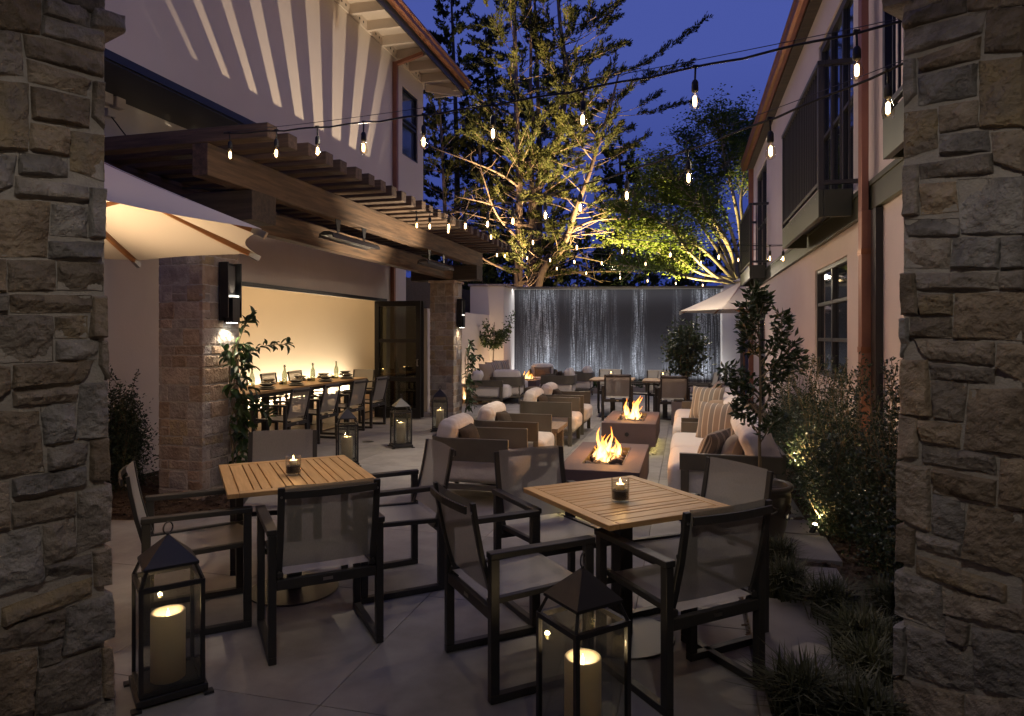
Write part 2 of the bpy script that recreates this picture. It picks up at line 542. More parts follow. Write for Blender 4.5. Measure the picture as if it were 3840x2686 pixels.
    def soft_box(self, hx, hy, hz, r, c=(0, 0, 0), n=8, puff=0.0, wrinkle=0.0, seed=0, rot=None):
        """upholstered block: rounded edges, crowned faces, faint wrinkles"""
        b = len(self.v)
        vid, vs, fs = {}, [], []
        c = Vector(c)

        def vert(p):
            k = tuple(round(q, 5) for q in p)
            if k not in vid:
                h = Vector((hx, hy, hz))
                q = Vector((p[0] * hx, p[1] * hy, p[2] * hz))
                inner = Vector([max(-(h[i] - r), min(h[i] - r, q[i])) for i in range(3)])
                d = q - inner
                o = inner + (d.normalized() * r if d.length > 1e-6 else d)
                if puff:
                    o += Vector((o.x * puff * (1 - p[1] ** 2) * (1 - p[2] ** 2) * .25, o.y * puff * (1 - p[0] ** 2) * (1 - p[2] ** 2) * .25,
                                 o.z * puff * (1 - p[0] ** 2) * (1 - p[1] ** 2)))
                if wrinkle:
                    o += o.normalized() * wrinkle * (noise.noise(Vector((o.x * 26, o.y * 7 + seed, o.z * 7))) + .7 * noise.noise(Vector((o.x * 8 + seed, o.y * 8, o.z * 10))))
                if rot is not None:
                    o = rot @ o
                vid[k] = len(vs)
                vs.append(o + c)
            return vid[k]
        g = [-1 + 2 * i / n for i in range(n + 1)]
        # crowd grid lines towards the edges so that the rounding is smooth
        g = [math.copysign(abs(x) ** .6, x) for x in g]
        for ax in range(3):
            for sgn in (-1, 1):
                for i in range(n):
                    for j in range(n):
                        q = []
                        for a_, b_ in ((i, j), (i + 1, j), (i + 1, j + 1), (i, j + 1)):
                            p = [0, 0, 0]
                            p[ax] = sgn
                            p[(ax + 1) % 3] = g[a_]
                            p[(ax + 2) % 3] = g[b_]
                            q.append(vert(p))
                        fs.append(tuple(q) if sgn > 0 else tuple(reversed(q)))
        return self.add(vs, fs)

    def pillow(self, w, h, t, n=12, seed=0):
        """knife-edged cushion standing in the local xz plane, thick along y"""
        for sgn in (-1, 1):
            def fn(a, b):
                x, z = 2 * a - 1, 2 * b - 1
                ex = 1 - abs(x) ** 2.6
                ez = 1 - abs(z) ** 2.6
                th = t / 2 * (max(ex, 0) * max(ez, 0)) ** .55
                th += .006 * noise.noise(Vector((x * 3 + seed, z * 3, sgn))) * (ex * ez)
                X = x * w / 2 * (1 - .07 * (1 - z * z))
                Z = z * h / 2 * (1 - .07 * (1 - x * x))
                return (X, sgn * th, Z)
            b = len(self.v)
            self.grid(fn, n, n)
            if sgn > 0:
                pass
            else:
                k = n * n
                self.f[-k:] = [tuple(reversed(q)) for q in self.f[-k:]]
        return self

    def build(self, name, m, parent=None, loc=None, rotz=0.0, off=None, smooth=False, bev=0.0):
        me = bpy.data.meshes.new(name)
        vs = self.v
        if off is not None:
            vs = [(a[0] - off[0], a[1] - off[1], a[2] - (off[2] if len(off) > 2 else 0)) for a in vs]
        me.from_pydata(vs, [], self.f)
        me.materials.append(m)
        if smooth:
            me.polygons.foreach_set('use_smooth', [True] * len(me.polygons))
        me.update()
        o = bpy.data.objects.new(name, me)
        COL.objects.link(o)
        if parent is not None:
            o.parent = parent
        if loc is not None:
            o.location = loc
        o.rotation_euler = (0, 0, rotz)
        if bev:
            b = o.modifiers.new('bevel', 'BEVEL')
            b.width, b.segments, b.limit_method = bev, 2, 'ANGLE'
            b.harden_normals = False
        return o


def thing(name, label, cat, loc=(0, 0, 0), rotz=0.0, group=None):
    o = bpy.data.objects.new(name, None)
    o.empty_display_size = .1
    COL.objects.link(o)
    o.location = loc
    o.rotation_euler = (0, 0, rotz)
    o['label'], o['category'] = label, cat
    if group:
        o['group'] = group
    return o


def tag(o, label, cat, group=None):
    o['label'], o['category'] = label, cat
    if group:
        o['group'] = group
    return o


def setting(o, kind='structure'):
    o['kind'] = kind
    return o


def dup(root, loc, rotz, label, group=None):
    def cp(o, par):
        c = o.copy()
        COL.objects.link(c)
        if par is not None:
            c.parent = par
        for ch in list(o.children):
            cp(ch, c)
        return c
    r = cp(root, None)
    r.location, r.rotation_euler = loc, (0, 0, rotz)
    r['label'] = label
    if group:
        r['group'] = group
    return r


def leaf_mesh(name, m, base, dirs, length, width, parent=None, normals=None, curl=0.15, off=None):
    """many leaf-sized faces as one mesh: each leaf a bent diamond of two triangles per half"""
    B = np.asarray(base, float)
    D = np.asarray(dirs, float)
    n = len(B)
    D /= np.linalg.norm(D, axis=1, keepdims=True) + 1e-9
    N = RNG.normal(size=(n, 3)) if normals is None else np.asarray(normals, float) + RNG.normal(size=(n, 3)) * .35
    Sd = np.cross(D, N)
    Sd /= np.linalg.norm(Sd, axis=1, keepdims=True) + 1e-9
    N = np.cross(Sd, D)
    L = (np.asarray(length) * np.ones(n))[:, None]
    W = (np.asarray(width) * np.ones(n))[:, None]
    mid = B + D * L * .45
    V = np.empty((n, 4, 3))
    V[:, 0] = B
    V[:, 1] = mid + Sd * W * .5 + N * L * curl * .5
    V[:, 2] = B + D * L - N * L * curl
    V[:, 3] = mid - Sd * W * .5 + N * L * curl * .5
    V = V.reshape(-1, 3)
    if off is not None:
        V = V - np.asarray(off)[None, :]
    me = bpy.data.meshes.new(name)
    me.vertices.add(4 * n)
    me.vertices.foreach_set('co', V.ravel())
    me.loops.add(6 * n)
    me.polygons.add(2 * n)
    i = np.arange(n) * 4
    loops = np.stack([i, i + 1, i + 2, i, i + 2, i + 3], 1).ravel()
    me.loops.foreach_set('vertex_index', loops)
    me.polygons.foreach_set('loop_start', np.arange(2 * n) * 3)
    me.update(calc_edges=True)
    me.validate()
    me.materials.append(m)
    o = bpy.data.objects.new(name, me)
    COL.objects.link(o)
    if parent is not None:
        o.parent = parent
    return o
# ---------------------------------------------------------------- ground
gm = MB()
gm.add([(-300, -60, -.06), (300, -60, -.06), (300, 500, -.06), (-300, 500, -.06)], [(0, 1, 2, 3)])
setting(gm.build('ground', M['ground']))

b = MB().box(-9.2, 1.02, -2.0, 19.6, -.05, -.012)
patio = setting(b.build('patio', M['joint'], loc=(0, 0, 0), rotz=RU))
slab_cache = {}
SP = 1.25
v_lines = [-5.9, -4.03 - SP, -4.03, -4.03 + SP, -4.03 + 2 * SP, -.28, .32]
u_lines = [2.58 + SP * k for k in range(-3, 14)]
for i in range(len(v_lines) - 1):
    for j in range(len(u_lines) - 1):
        w, d = v_lines[i + 1] - v_lines[i] - .004, u_lines[j + 1] - u_lines[j] - .004
        key = (round(w, 3), round(d, 3))
        if key not in slab_cache:
            o = MB().box(-w / 2, w / 2, -d / 2, d / 2, -.05, 0).build('slab', M['concrete'], patio, bev=.002)
            slab_cache[key] = o
        else:
            o = slab_cache[key].copy()
            COL.objects.link(o)
        o.location = ((v_lines[i] + v_lines[i + 1]) / 2, (u_lines[j] + u_lines[j + 1]) / 2, 0)
for j in range(4, 15):                      # the strip under the sofas
    o = MB().box(-.345, .345, -SP / 2 + .003, SP / 2 - .003, -.05, 0).build('slab', M['concrete'], patio, bev=.004) if j == 4 else o.copy()
    if j > 4:
        COL.objects.link(o)
    o.location = (.668, 6.1 + SP * (j - 4) + SP / 2, 0)

pth = setting(MB().box(.335, .74, 3.30, 4.21, -.05, .046).build('stepping_path', M['paver'], rotz=RU, bev=.006))
for k, (v0, v1, u0, u1) in enumerate([(.36, 1.05, 5.02, 5.62), (.40, 1.02, 5.65, 6.05), (.50, .98, 4.42, 4.86), (.3, .8, 2.1, 3.1)]):
    MB().box(v0, v1, u0, u1, -.05, .044).build('paver', M['paver'], pth, bev=.006)


def bed(name, v0, v1, u0, u1, n, seed, hump=.03):
    rr = random.Random(seed)
    m = MB()

    def fn(a, c):
        v, u = v0 + (v1 - v0) * a, u0 + (u1 - u0) * c
        e = min(a, 1 - a, c, 1 - c)
        h = hump * min(1, e * 8) + .018 * noise.noise(Vector((v * 5, u * 5, seed)))
        return (v, u, -.03 + h)
    m.grid(fn, 24, 40)
    for _ in range(n):
        v, u = rr.uniform(v0, v1), rr.uniform(u0, u1)
        a, L, W = rr.uniform(0, 2 * pi), rr.uniform(.015, .05), rr.uniform(.006, .014)
        z = hump - .022 + rr.uniform(0, .022)
        dx, dy = cos(a) * L, sin(a) * L
        t = rr.uniform(-.012, .012)
        ox, oy = -sin(a) * W, cos(a) * W
        m.add([(v - dx - ox, u - dy - oy, z - t), (v + dx - ox, u + dy - oy, z + t), (v + dx + ox, u + dy + oy, z + t + .004), (v - dx + ox, u - dy + oy, z - t + .004)], [(0, 1, 2, 3)])
    o = m.build(name, M['mulch'], rotz=RU)
    o['kind'] = 'stuff'
    return o


bed('bark_mulch', .33, 1.62, 1.2, 6.2, 5200, 3)
bed('bark_mulch', 1.00, 1.62, 6.2, 17.0, 1500, 4)
# rounded bed round the foot of the near pillar
mm = MB()
rr = random.Random(8)
cu, cv = 5.75, -5.1


def inbed(v, u):
    return ((v + 5.0) / 1.15) ** 2 + ((u - 5.65) / .95) ** 2 < 1


def fnb(a, c):
    q, r = 2 * pi * a, c
    return (-5.0 + 1.15 * r * cos(q), 5.65 + .95 * r * sin(q), .002 + .035 * (1 - r ** 3) + .008 * noise.noise(Vector((r * 6 * cos(q), r * 6 * sin(q), 2))) * (1 - r))


mm.grid(fnb, 40, 8)
k = 0
while k < 3600:
    v, u = rr.uniform(-6.1, -3.8), rr.uniform(4.6, 6.7)
    if not inbed(v, u):
        continue
    k += 1
    a, L, W = rr.uniform(0, 2 * pi), rr.uniform(.012, .04), rr.uniform(.005, .012)
    z = .03 + rr.uniform(0, .02)
    dx, dy, t, ox, oy = cos(a) * L, sin(a) * L, rr.uniform(-.01, .01), -sin(a) * W, cos(a) * W
    mm.add([(v - dx - ox, u - dy - oy, z - t), (v + dx - ox, u + dy - oy, z + t), (v + dx + ox, u + dy + oy, z + t + .004), (v - dx + ox, u - dy + oy, z - t + .004)], [(0, 1, 2, 3)])
o = mm.build('bark_mulch', M['mulch'], rotz=RU)
o['kind'] = 'stuff'


# ---------------------------------------------------------------- stones
def stone(c00, c10, c11, c01, nrm, depth, nx, ny, amp, seed, proud=.02, edge=.012, jit=.006):
    """a rock-faced block: a rough face proud of the joints and a skirt running back into the wall. corners are 3-D points (bottom-left, bottom-right, top-right, top-left)"""
    c00, c10, c11, c01, nrm = map(Vector, (c00, c10, c11, c01, nrm))
    w = ((c10 - c00).length + (c11 - c01).length) / 2
    h = ((c01 - c00).length + (c11 - c10).length) / 2
    ex, ey = (c10 - c00).normalized(), (c01 - c00).normalized()
    vs = []
    r7 = random.Random(seed * 13.7)
    facets = [(r7.uniform(-2.2, 2.2), r7.uniform(-2.2, 2.2), r7.uniform(.1, 1.2)) for _ in range(6)] if nx > 14 else None
    tilt = (noise.noise(Vector((seed * 1.7, 0, 0))) * amp * .9, noise.noise(Vector((0, seed * 2.3, 0))) * amp * 1.2)
    for j in range(ny + 1):
        for i in range(nx + 1):
            a, c = i / nx, j / ny
            # gather rows near the edges
            a_, c_ = .5 - .5 * cos(pi * a) if nx > 4 else a, .5 - .5 * cos(pi * c) if ny > 4 else c
            a_, c_ = (a + a_) / 2, (c + c_) / 2
            p = (c00 * (1 - a_) + c10 * a_) * (1 - c_) + (c01 * (1 - a_) + c11 * a_) * c_
            e = min(a_ * w, (1 - a_) * w, c_ * h, (1 - c_) * h)
            q = Vector((p.dot(ex) * 1.0 + seed * 3.1, p.z, seed * 1.3))
            if facets:
                f = min(pa * (a_ - .5) + pc * (c_ - .5) + p0 for pa, pc, p0 in facets) * 1.5 + noise.fractal(q * 26, .75, 2.2, 6) * .55 - abs(noise.noise(q * 34)) * .5 + (abs(noise.noise(q * 8)) - .25) * .7
            else:
                f = noise.fractal(q * 16, .9, 2.1, 5) * .6 + (abs(noise.noise(q * 9)) - .25) * 1.1
            k = min(1, e / edge)
            k = k * (2 - k)
            out = (proud + amp * f + tilt[0] * (a - .5) * 2 + tilt[1] * (c - .5) * 2) * k
            jx = noise.noise(q * 22 + Vector((7, 0, 0))) * jit
            jy = noise.noise(q * 22 + Vector((0, 9, 0))) * jit
            vs.append(p + nrm * out + ex * jx + ey * jy)
    fs = [(j * (nx + 1) + i, j * (nx + 1) + i + 1, (j + 1) * (nx + 1) + i + 1, (j + 1) * (nx + 1) + i) for j in range(ny) for i in range(nx)]
    ring = [i for i in range(nx + 1)] + [j * (nx + 1) + nx for j in range(1, ny + 1)] + [ny * (nx + 1) + i for i in range(nx - 1, -1, -1)] + [j * (nx + 1) for j in range(ny - 1, 0, -1)]
    b = len(vs)
    for i in ring:
        vs.append(vs[i] - nrm * depth)
    m = len(ring)
    fs += [(ring[i], b + i, b + (i + 1) % m, ring[(i + 1) % m]) for i in range(m)]
    mb = MB()
    mb.add(vs, fs)
    return mb


# the two rough stone piers that frame the view; outlines of the single stones, laid out on the pier face
STONES = [
    (0, 0, 275, 0, 268, 235, 0, 180), (285, 0, 600, 45, 600, 185, 290, 95), (285, 100, 690, 225, 695, 350, 275, 235), (0, 190, 140, 220, 160, 510, 0, 495),
    (150, 225, 695, 355, 692, 525, 180, 380), (180, 395, 608, 540, 580, 640, 190, 545), (620, 545, 698, 550, 697, 865, 612, 780), (0, 530, 195, 560, 190, 1010, 0, 1000),
    (205, 575, 605, 665, 600, 860, 212, 795), (205, 820, 460, 860, 460, 1050, 195, 1000), (475, 875, 698, 905, 700, 1215, 470, 1140), (0, 1020, 115, 1040, 90, 1240, 0, 1310),
    (130, 1020, 455, 1055, 455, 1190, 120, 1165), (105, 1175, 590, 1250, 590, 1350, 95, 1310), (600, 1250, 710, 1262, 705, 1600, 590, 1590), (0, 1330, 340, 1352, 315, 1720, 0, 1720),
    (350, 1365, 590, 1385, 585, 1590, 335, 1570), (330, 1612, 700, 1622, 670, 1737, 325, 1732), (50, 1742, 375, 1742, 378, 1947, 55, 1952), (385, 1747, 692, 1757, 692, 1947, 385, 1942),
    (0, 1732, 42, 1737, 45, 1957, 0, 1947), (60, 1972, 617, 1977, 613, 2092, 65, 2092), (625, 1980, 715, 1982, 720, 2258, 595, 2258), (0, 1957, 55, 1967, 55, 2092, 0, 2087),
    (0, 2107, 355, 2112, 360, 2417, 0, 2430), (370, 2117, 590, 2112, 582, 2262, 370, 2262), (378, 2277, 660, 2272, 645, 2407, 373, 2412), (668, 2282, 720, 2282, 718, 2547, 660, 2440),
    (95, 2442, 630, 2412, 545, 2557, 85, 2602), (0, 2452, 65, 2452, 72, 2612, 0, 2725), (85, 2622, 530, 2582, 515, 2687, 90, 2722), (540, 2562, 720, 2557, 725, 2927, 510, 2942),
    (0, 2752, 260, 2752, 300, 3157, 0, 3207), (270, 2712, 508, 2697, 498, 2952, 298, 2977), (315, 2992, 595, 2957, 575, 3107, 322, 3152), (605, 2947, 730, 2932, 738, 3225, 600, 3215),
    (85, 3202, 575, 3122, 570, 3247, 80, 3327), (0, 3229, 55, 3224, 70, 3529, 0, 3564), (80, 3369, 500, 3284, 505, 3449, 82, 3534), (520, 3284, 742, 3239, 742, 3619, 518, 3704),
    (0, 3579, 265, 3524, 300, 3879, 0, 4029), (285, 3519, 500, 3459, 515, 3714, 298, 3784), (305, 3789, 612, 3704, 607, 3809, 302, 3899), (620, 3694, 745, 3659, 750, 3909, 630, 3934),
    (10, 4069, 615, 3864, 615, 3989, 10, 4194), (0, 4212, 440, 4074, 435, 4259, 0, 4379), (445, 4069, 750, 3964, 760, 4259, 415, 4389), (255, 4329, 415, 4269, 408, 4429, 265, 4474),
    (0, 4404, 240, 4339, 225, 4749, 0, 4825), (235, 4479, 668, 4329, 678, 4669, 222, 4795), (680, 4339, 760, 4334, 765, 4669, 690, 4669), (300, 4792, 690, 4679, 760, 4689, 765, 4960, ),
    (0, 4835, 285, 4800, 280, 5050, 0, 5060), (0, 5070, 400, 5060, 395, 5330, 0, 5330),
]
STONES[51] = (295, 4802, 765, 4684, 768, 4960, 290, 5050)
STONES.append((405, 5062, 770, 4970, 772, 5330, 405, 5330))
GOLD = {10, 25, 44, 7}


def pier(side):
    X0 = -1.545 if side < 0 else 1.484
    Y0 = 2.55
    d = Vector((-.566 * (1 if side < 0 else -1), -.824, 0))
    nrm = Vector((.824 * (1 if side < 0 else -1), -.566, 0))

    def P(zx, zy):
        px = zx * .56
        py = zy * .5605
        if side > 0:
            px, py = 3780 - px, py - 85
        r = (px - CX) / FPX
        t = (r * Y0 - X0) / (d.x - d.y * r)
        Y = Y0 + d.y * t
        return Vector((r * Y, Y, max(.004, EYE - (py - HY) / FPX * Y)))
    base = Vector((X0, Y0, 0))
    root = thing('stone_pier', 'rough limestone pier at the %s edge of the view, beside the %s' % (('left', 'cream parasol') if side < 0 else ('right', 'ornamental grasses')), 'pier', base, 0, 'stone piers framing the view')
    # mortar core
    e = d.normalized()
    back = -nrm
    p = [base + nrm * -.004 + e * .012, base + nrm * -.004 + e * .388, base + e * .388 + back * .45, base + e * .012 + back * .45]
    core = MB()
    core.prism([(q.x, q.y) for q in (p if side < 0 else p[::-1])], 2, 0, 3.3)
    core.build('mortar_core', M['mortar'], root, off=(base.x, base.y))
    allst = list(enumerate(STONES))
    if side > 0:
        ymax = 5330
    for k, s in allst:
        q = [(s[2 * i], s[2 * i + 1]) for i in range(4)]
        q = [((-115 if x == 0 else x), y) for x, y in q]
        tl, tr, br, bl = [P(*a) for a in q]
        if side < 0:
            c00, c10, c11, c01 = bl, br, tr, tl
        else:
            c00, c10, c11, c01 = br, bl, tl, tr
        if min(c01.z - c00.z, c11.z - c10.z) < .01:
            continue
        w, h = (c10 - c00).length, (c01 - c00).length
        nx, ny = max(5, min(54, int(w / .0052))), max(5, min(40, int(h / .0052)))
        deep = .10 if max(q[1][0], q[2][0]) < 640 else .30
        stone(c00, c10, c11, c01, nrm, deep, nx, ny, .0135, k + (0 if side < 0 else 100), proud=.016 + .008 * random.random(), edge=.007, jit=.0034).build(
            'stone', M['stone_gold'] if k in GOLD else M['stone'], root, off=(base.x, base.y), smooth=False)
    # block that juts out at the top, and the courses above the picture
    q = [(612, 50), (838, 105), (836, 225), (608, 185)]
    tl, tr, br, bl = [P(*a) for a in q]
    c = (bl, br, tr, tl) if side < 0 else (br, bl, tl, tr)
    stone(*c, nrm, .30, 26, 16, .006, 77, proud=.03, edge=.010, jit=.003).build('stone', M['stone'], root, off=(base.x, base.y))
    for r_, z in enumerate((2.93, 3.07, 3.20)):
        for t0, t1 in ((-.05, .16 + .05 * r_), (.17 + .05 * r_, .385)):
            a0, a1 = base + e * (t0 + .06), base + e * t1
            if side > 0:
                a0, a1 = a1, a0
            a0, a1 = a1, a0
            stone(a0 + Vector((0, 0, z - .12 if z < 3 else z - .13)), a1 + Vector((0, 0, z - .12 if z < 3 else z - .13)), a1 + Vector((0, 0, z)), a0 + Vector((0, 0, z)), nrm, .3, 16, 10, .007, 300 + r_ * 5 + t0, proud=.016).build('stone', M['stone'], root, off=(base.x, base.y))
    return root


pier(-1)
pier(1)


# ---------------------------------------------------------------- square stone pillars that carry the pergola
def pillar(v0, v1, u0, u1, h, label, seed, cap):
    rr = random.Random(seed)
    vc, uc = (v0 + v1) / 2, (u0 + u1) / 2
    root = thing('stone_pillar', label, 'pillar', uv(uc, vc), RU, 'stone pillars under the pergola')
    MB().box(v0 + .001, v1 - .001, u0 + .001, u1 - .001, 0, h - .05).build('mortar_core', M['mortar'], root, off=(vc, uc))
    zs = [0.0]
    while zs[-1] < h - .16:
        zs.append(zs[-1] + rr.choice((.09, .12, .14, .165, .19)))
    zs[-1] = h - .05
    n = 0
    for z0, z1 in zip(zs[:-1], zs[1:]):
        for face in range(4):
            if face == 0:
                A, B_, nr = (v0, u0), (v1, u0), (0, -1, 0)
            elif face == 1:
                A, B_, nr = (v1, u0), (v1, u1), (1, 0, 0)
            elif face == 2:
                A, B_, nr = (v1, u1), (v0, u1), (0, 1, 0)
            else:
                A, B_, nr = (v0, u1), (v0, u0), (-1, 0, 0)
            ws = rr.choice(((.36, .64), (.3, .34, .36), (.55, .45), (.24, .42, .34), (.7, .3), (.2, .5, .3)))
            if face > 1:
                ws = (.5, .5)
            t = 0
            for w_ in ws:
                a, c = t + (.004 if t else -.010), t + w_ + (-.004 if t + w_ < .98 else .010)
                t += w_
                pa = (A[0] + (B_[0] - A[0]) * a, A[1] + (B_[1] - A[1]) * a)
                pb = (A[0] + (B_[0] - A[0]) * c, A[1] + (B_[1] - A[1]) * c)
                split = z1 - z0 > .15 and w_ < .35 and rr.random() < .4
                zz = [(z0, (z0 + z1) / 2), ((z0 + z1) / 2, z1)] if split else [(z0, z1)]
                for za, zb in zz:
                    n += 1
                    g = .0055
                    res = (12, 7) if face < 2 else (4, 3)
                    stone((*pa, za + g), (*pb, za + g), (*pb, zb - g), (*pa, zb - g), nr, .03, *res, .006, n + seed * 31, proud=.002 + .006 * rr.random(), edge=.004, jit=.010).build(
                        'stone', M['stone_gold'] if rr.random() < .10 else M['stone_pillar'], root, off=(vc, uc))
    MB().box(v0 - cap, v1 + cap, u0 - cap, u1 + cap, h - .05, h).build('cap_stone', M['stone_pillar'], root, off=(vc, uc), bev=.006)
    return root


pillar(-4.93, -4.44, 5.39, 5.92, 2.68, 'broad stone pillar carrying the near end of the pergola, jasmine on its side', 1, .0)
pillar(-4.86, -4.38, 12.30, 12.80, 2.68, 'slim stone pillar at the far end of the pergola with a projecting cap', 2, .035)

# ---------------------------------------------------------------- pergola
PO = (-4.2, 8.5)
pg = thing('pergola', 'dark timber pergola with a long front beam and a row of rafter ends above it', 'pergola', uv(PO[1], PO[0]), RU)


def pgb(mb, name, m, bev=.008):
    return mb.build(name, m, pg, off=PO, bev=bev)


FB = -3.95                                   # outer face of the front beam
pgb(MB().box(FB - .16, FB, 4.86, 12.86, 2.97, 3.25), 'beam', M['beam_u'])
pgb(MB().box(FB - .62, FB - .46, 5.80, 12.40, 2.70, 2.965), 'beam', M['beam_u'])
pgb(MB().box(-5.42, -5.26, 4.70, 12.86, 2.97, 3.245), 'beam', M['beam_u'])
for (a, c) in ((5.42, 5.80), (12.36, 12.74)):
    pgb(MB().box(-5.30, FB + .03, a, c, 2.684, 2.966), 'corbel', M['beam_dark'])
for k in range(27):
    u = 4.86 + .302 * k
    pgb(MB().box(-5.80, -3.36 + random.uniform(-.01, .01), u, u + .14, 3.253, 3.378), 'rafter', M['beam_v'])
# cord lying over the near corbel
cb = MB().tube([uv(5.43, -4.7, 3.00) + Vector((0, 0, .02)), uv(5.45, -4.5, 3.01), uv(5.46, -4.25, 2.985), uv(5.47, -4.05, 2.985), uv(5.47, -3.98, 3.01)], .010, 5)
tag(cb.build('cord', M['black_rubber'], smooth=True), 'black cord lying over the dark corbel on the near pillar', 'cord')


# ---------------------------------------------------------------- walls with openings
def wall_mb(v0, v1, u0, u1, z0, z1, holes, mb=None):
    """wall of thickness v0..v1 along u with rectangular openings (ua, ub, za, zb); only outer faces"""
    us = sorted({u0, u1, *[h[0] for h in holes], *[h[1] for h in holes]})
    zs = sorted({z0, z1, *[h[2] for h in holes], *[h[3] for h in holes]})
    us = [x for x in us if u0 <= x <= u1]
    zs = [x for x in zs if z0 <= x <= z1]

    def solid(i, j):
        if i < 0 or j < 0 or i >= len(us) - 1 or j >= len(zs) - 1:
            return False
        a, c = (us[i] + us[i + 1]) / 2, (zs[j] + zs[j + 1]) / 2
        return not any(h[0] < a < h[1] and h[2] < c < h[3] for h in holes)
    mb = mb or MB()
    for i in range(len(us) - 1):
        for j in range(len(zs) - 1):
            if not solid(i, j):
                continue
            a, c, p, q = us[i], us[i + 1], zs[j], zs[j + 1]
            V = [(v0, a, p), (v1, a, p), (v1, c, p), (v0, c, p), (v0, a, q), (v1, a, q), (v1, c, q), (v0, c, q)]
            F = [(1, 2, 6, 5), (3, 0, 4, 7)]
            if not solid(i - 1, j): F.append((0, 1, 5, 4))
            if not solid(i + 1, j): F.append((2, 3, 7, 6))
            if not solid(i, j - 1): F.append((0, 3, 2, 1))
            if not solid(i, j + 1): F.append((4, 5, 6, 7))
            mb.add(V, F)
    return mb


# ---------------------------------------------------------------- left building
VL, VU = -5.85, -5.10                        # face of the lower wall, face of the overhanging upper wall
LO = (VL, 8.0)
lb = thing('left_building', 'two storey white stucco building with an overhanging upper floor and copper gutter above the pergola', 'building', uv(LO[1], LO[0]), RU)


def L(mb, name, m, parent=None, bev=0.0, smooth=False):
    return mb.build(name, m, parent or lb, off=LO, bev=bev, smooth=smooth)


UE = 12.52                                   # far end of the upper wall
L(wall_mb(VL - .25, VL, .5, 13.38, .05, 4.15, [(7.55, 12.40, .05, 2.32)]), 'lower_wall', M['stucco'])
L(MB().box(VL - .22, VL - .02, .5, 7.55, 0, .05), 'wall_footing', M['black_rubber'])
L(wall_mb(VU - .25, VU, .3, UE, 4.17, 6.78, [(11.50, 12.24, 4.98, 6.25)]), 'upper_wall', M['stucco_upper'])
L(MB().box(VU - 4.0, VU - .25, UE - .25, UE - .002, 4.17, 6.78), 'upper_end_wall', M['stucco_upper'])
L(MB().box(VL + .002, VU - .0, .3, UE - .003, 4.10, 4.168), 'soffit', M['black_metal'])
L(MB().box(VU + .002, VU + .02, .3, UE, 4.12, 4.20), 'soffit_trim', M['black_metal'])
L(MB().box(VL - 3.2, VL - .26, .5, 13.38, 4.0, 4.15), 'upper_floor', M['stucco'])
# upper window
w = L(MB().box(VU - .10, VU - .07, 11.50, 12.24, 4.98, 6.25), 'window', M['window_blind'])
fr = MB()
for (a, c, p, q) in ((11.50, 11.54, 4.98, 6.25), (12.20, 12.24, 4.98, 6.25), (11.54, 12.20, 6.21, 6.25), (11.54, 12.20, 4.98, 5.02), (11.54, 12.20, 5.575, 5.615), (11.54, 12.20, 5.66, 5.70)):
    fr.box(VU - .068, VU - .02, a, c, p, q)
L(fr, 'frame', M['black_metal'], w)
# roof: boards, tails, fascia, gutter
VE = -4.47
L(MB().box(-9.3, VE - .006, -.6, 13.14, 6.78, 6.84), 'roof_boarding', M['stucco_upper'])
rf = MB()
rf.prism([(-9.3, 6.845), (VE + .02, 6.845), (VE + .02, 6.87), (-9.3, 8.9)], 1, -.6, 13.2)
L(rf, 'roof', M['black_metal'])
for k in range(24):
    u = 12.95 - .58 * k
    if u < -.5:
        break
    L(MB().box(VU + .004, VE - .008, u - .03, u + .03, 6.62, 6.778), 'rafter_tail', M['stucco_upper'])
    if u - .58 > -.5 and u < UE + .4:
        bl = L(MB().box(VU + .003, VU + .03, u - .55, u - .032, 6.62, 6.775), 'vent_block', M['stucco_upper'])
        h = MB()
        for s in (-.13, 0, .13):
            cy = u - .29 + s
            h.add([(VU + .032, cy + .022 * cos(2 * pi * q / 10), 6.70 + .022 * sin(2 * pi * q / 10)) for q in range(10)], [tuple(range(10))])
        L(h, 'vent_hole', M['black_rubber'], bl)
L(MB().box(VU + .004, VE - .008, 13.08, 13.138, 6.58, 6.776), 'barge_board', M['stucco_upper'])
L(MB().bar((VU + .02, 12.60, 6.60), (VE - .03, 13.07, 6.60), .05, .14), 'hip_tail', M['stucco_upper'])
L(MB().box(VE, VE + .03, -.6, 13.15, 6.60, 6.86), 'fascia', M['dark_metal'])
g = MB()
prof = [(VE + .034, 6.86), (VE + .034, 6.74), (VE + .06, 6.71), (VE + .10, 6.715), (VE + .135, 6.75), (VE + .145, 6.80), (VE + .175, 6.83), (VE + .175, 6.86), (VE + .16, 6.865)]
g.prism(prof, 1, -.6, 13.2)
L(g, 'gutter', M['copper'])
ud = U(1484, VU + .05)
d_ = MB()
d_.bar((VE - .06, ud + .02, 6.63), (VU + .055, ud + .02, 6.50), .075, .06)
d_.box(VU + .006, VU + .085, ud - .04, ud + .04, 4.20, 6.52)
L(d_, 'downspout', M['copper_pipe'])
ul = U(1475, VL + .05)
L(MB().box(VL + .004, VL + .085, ul - .04, ul + .04, .0, 4.09), 'downspout', M['copper_pipe'])
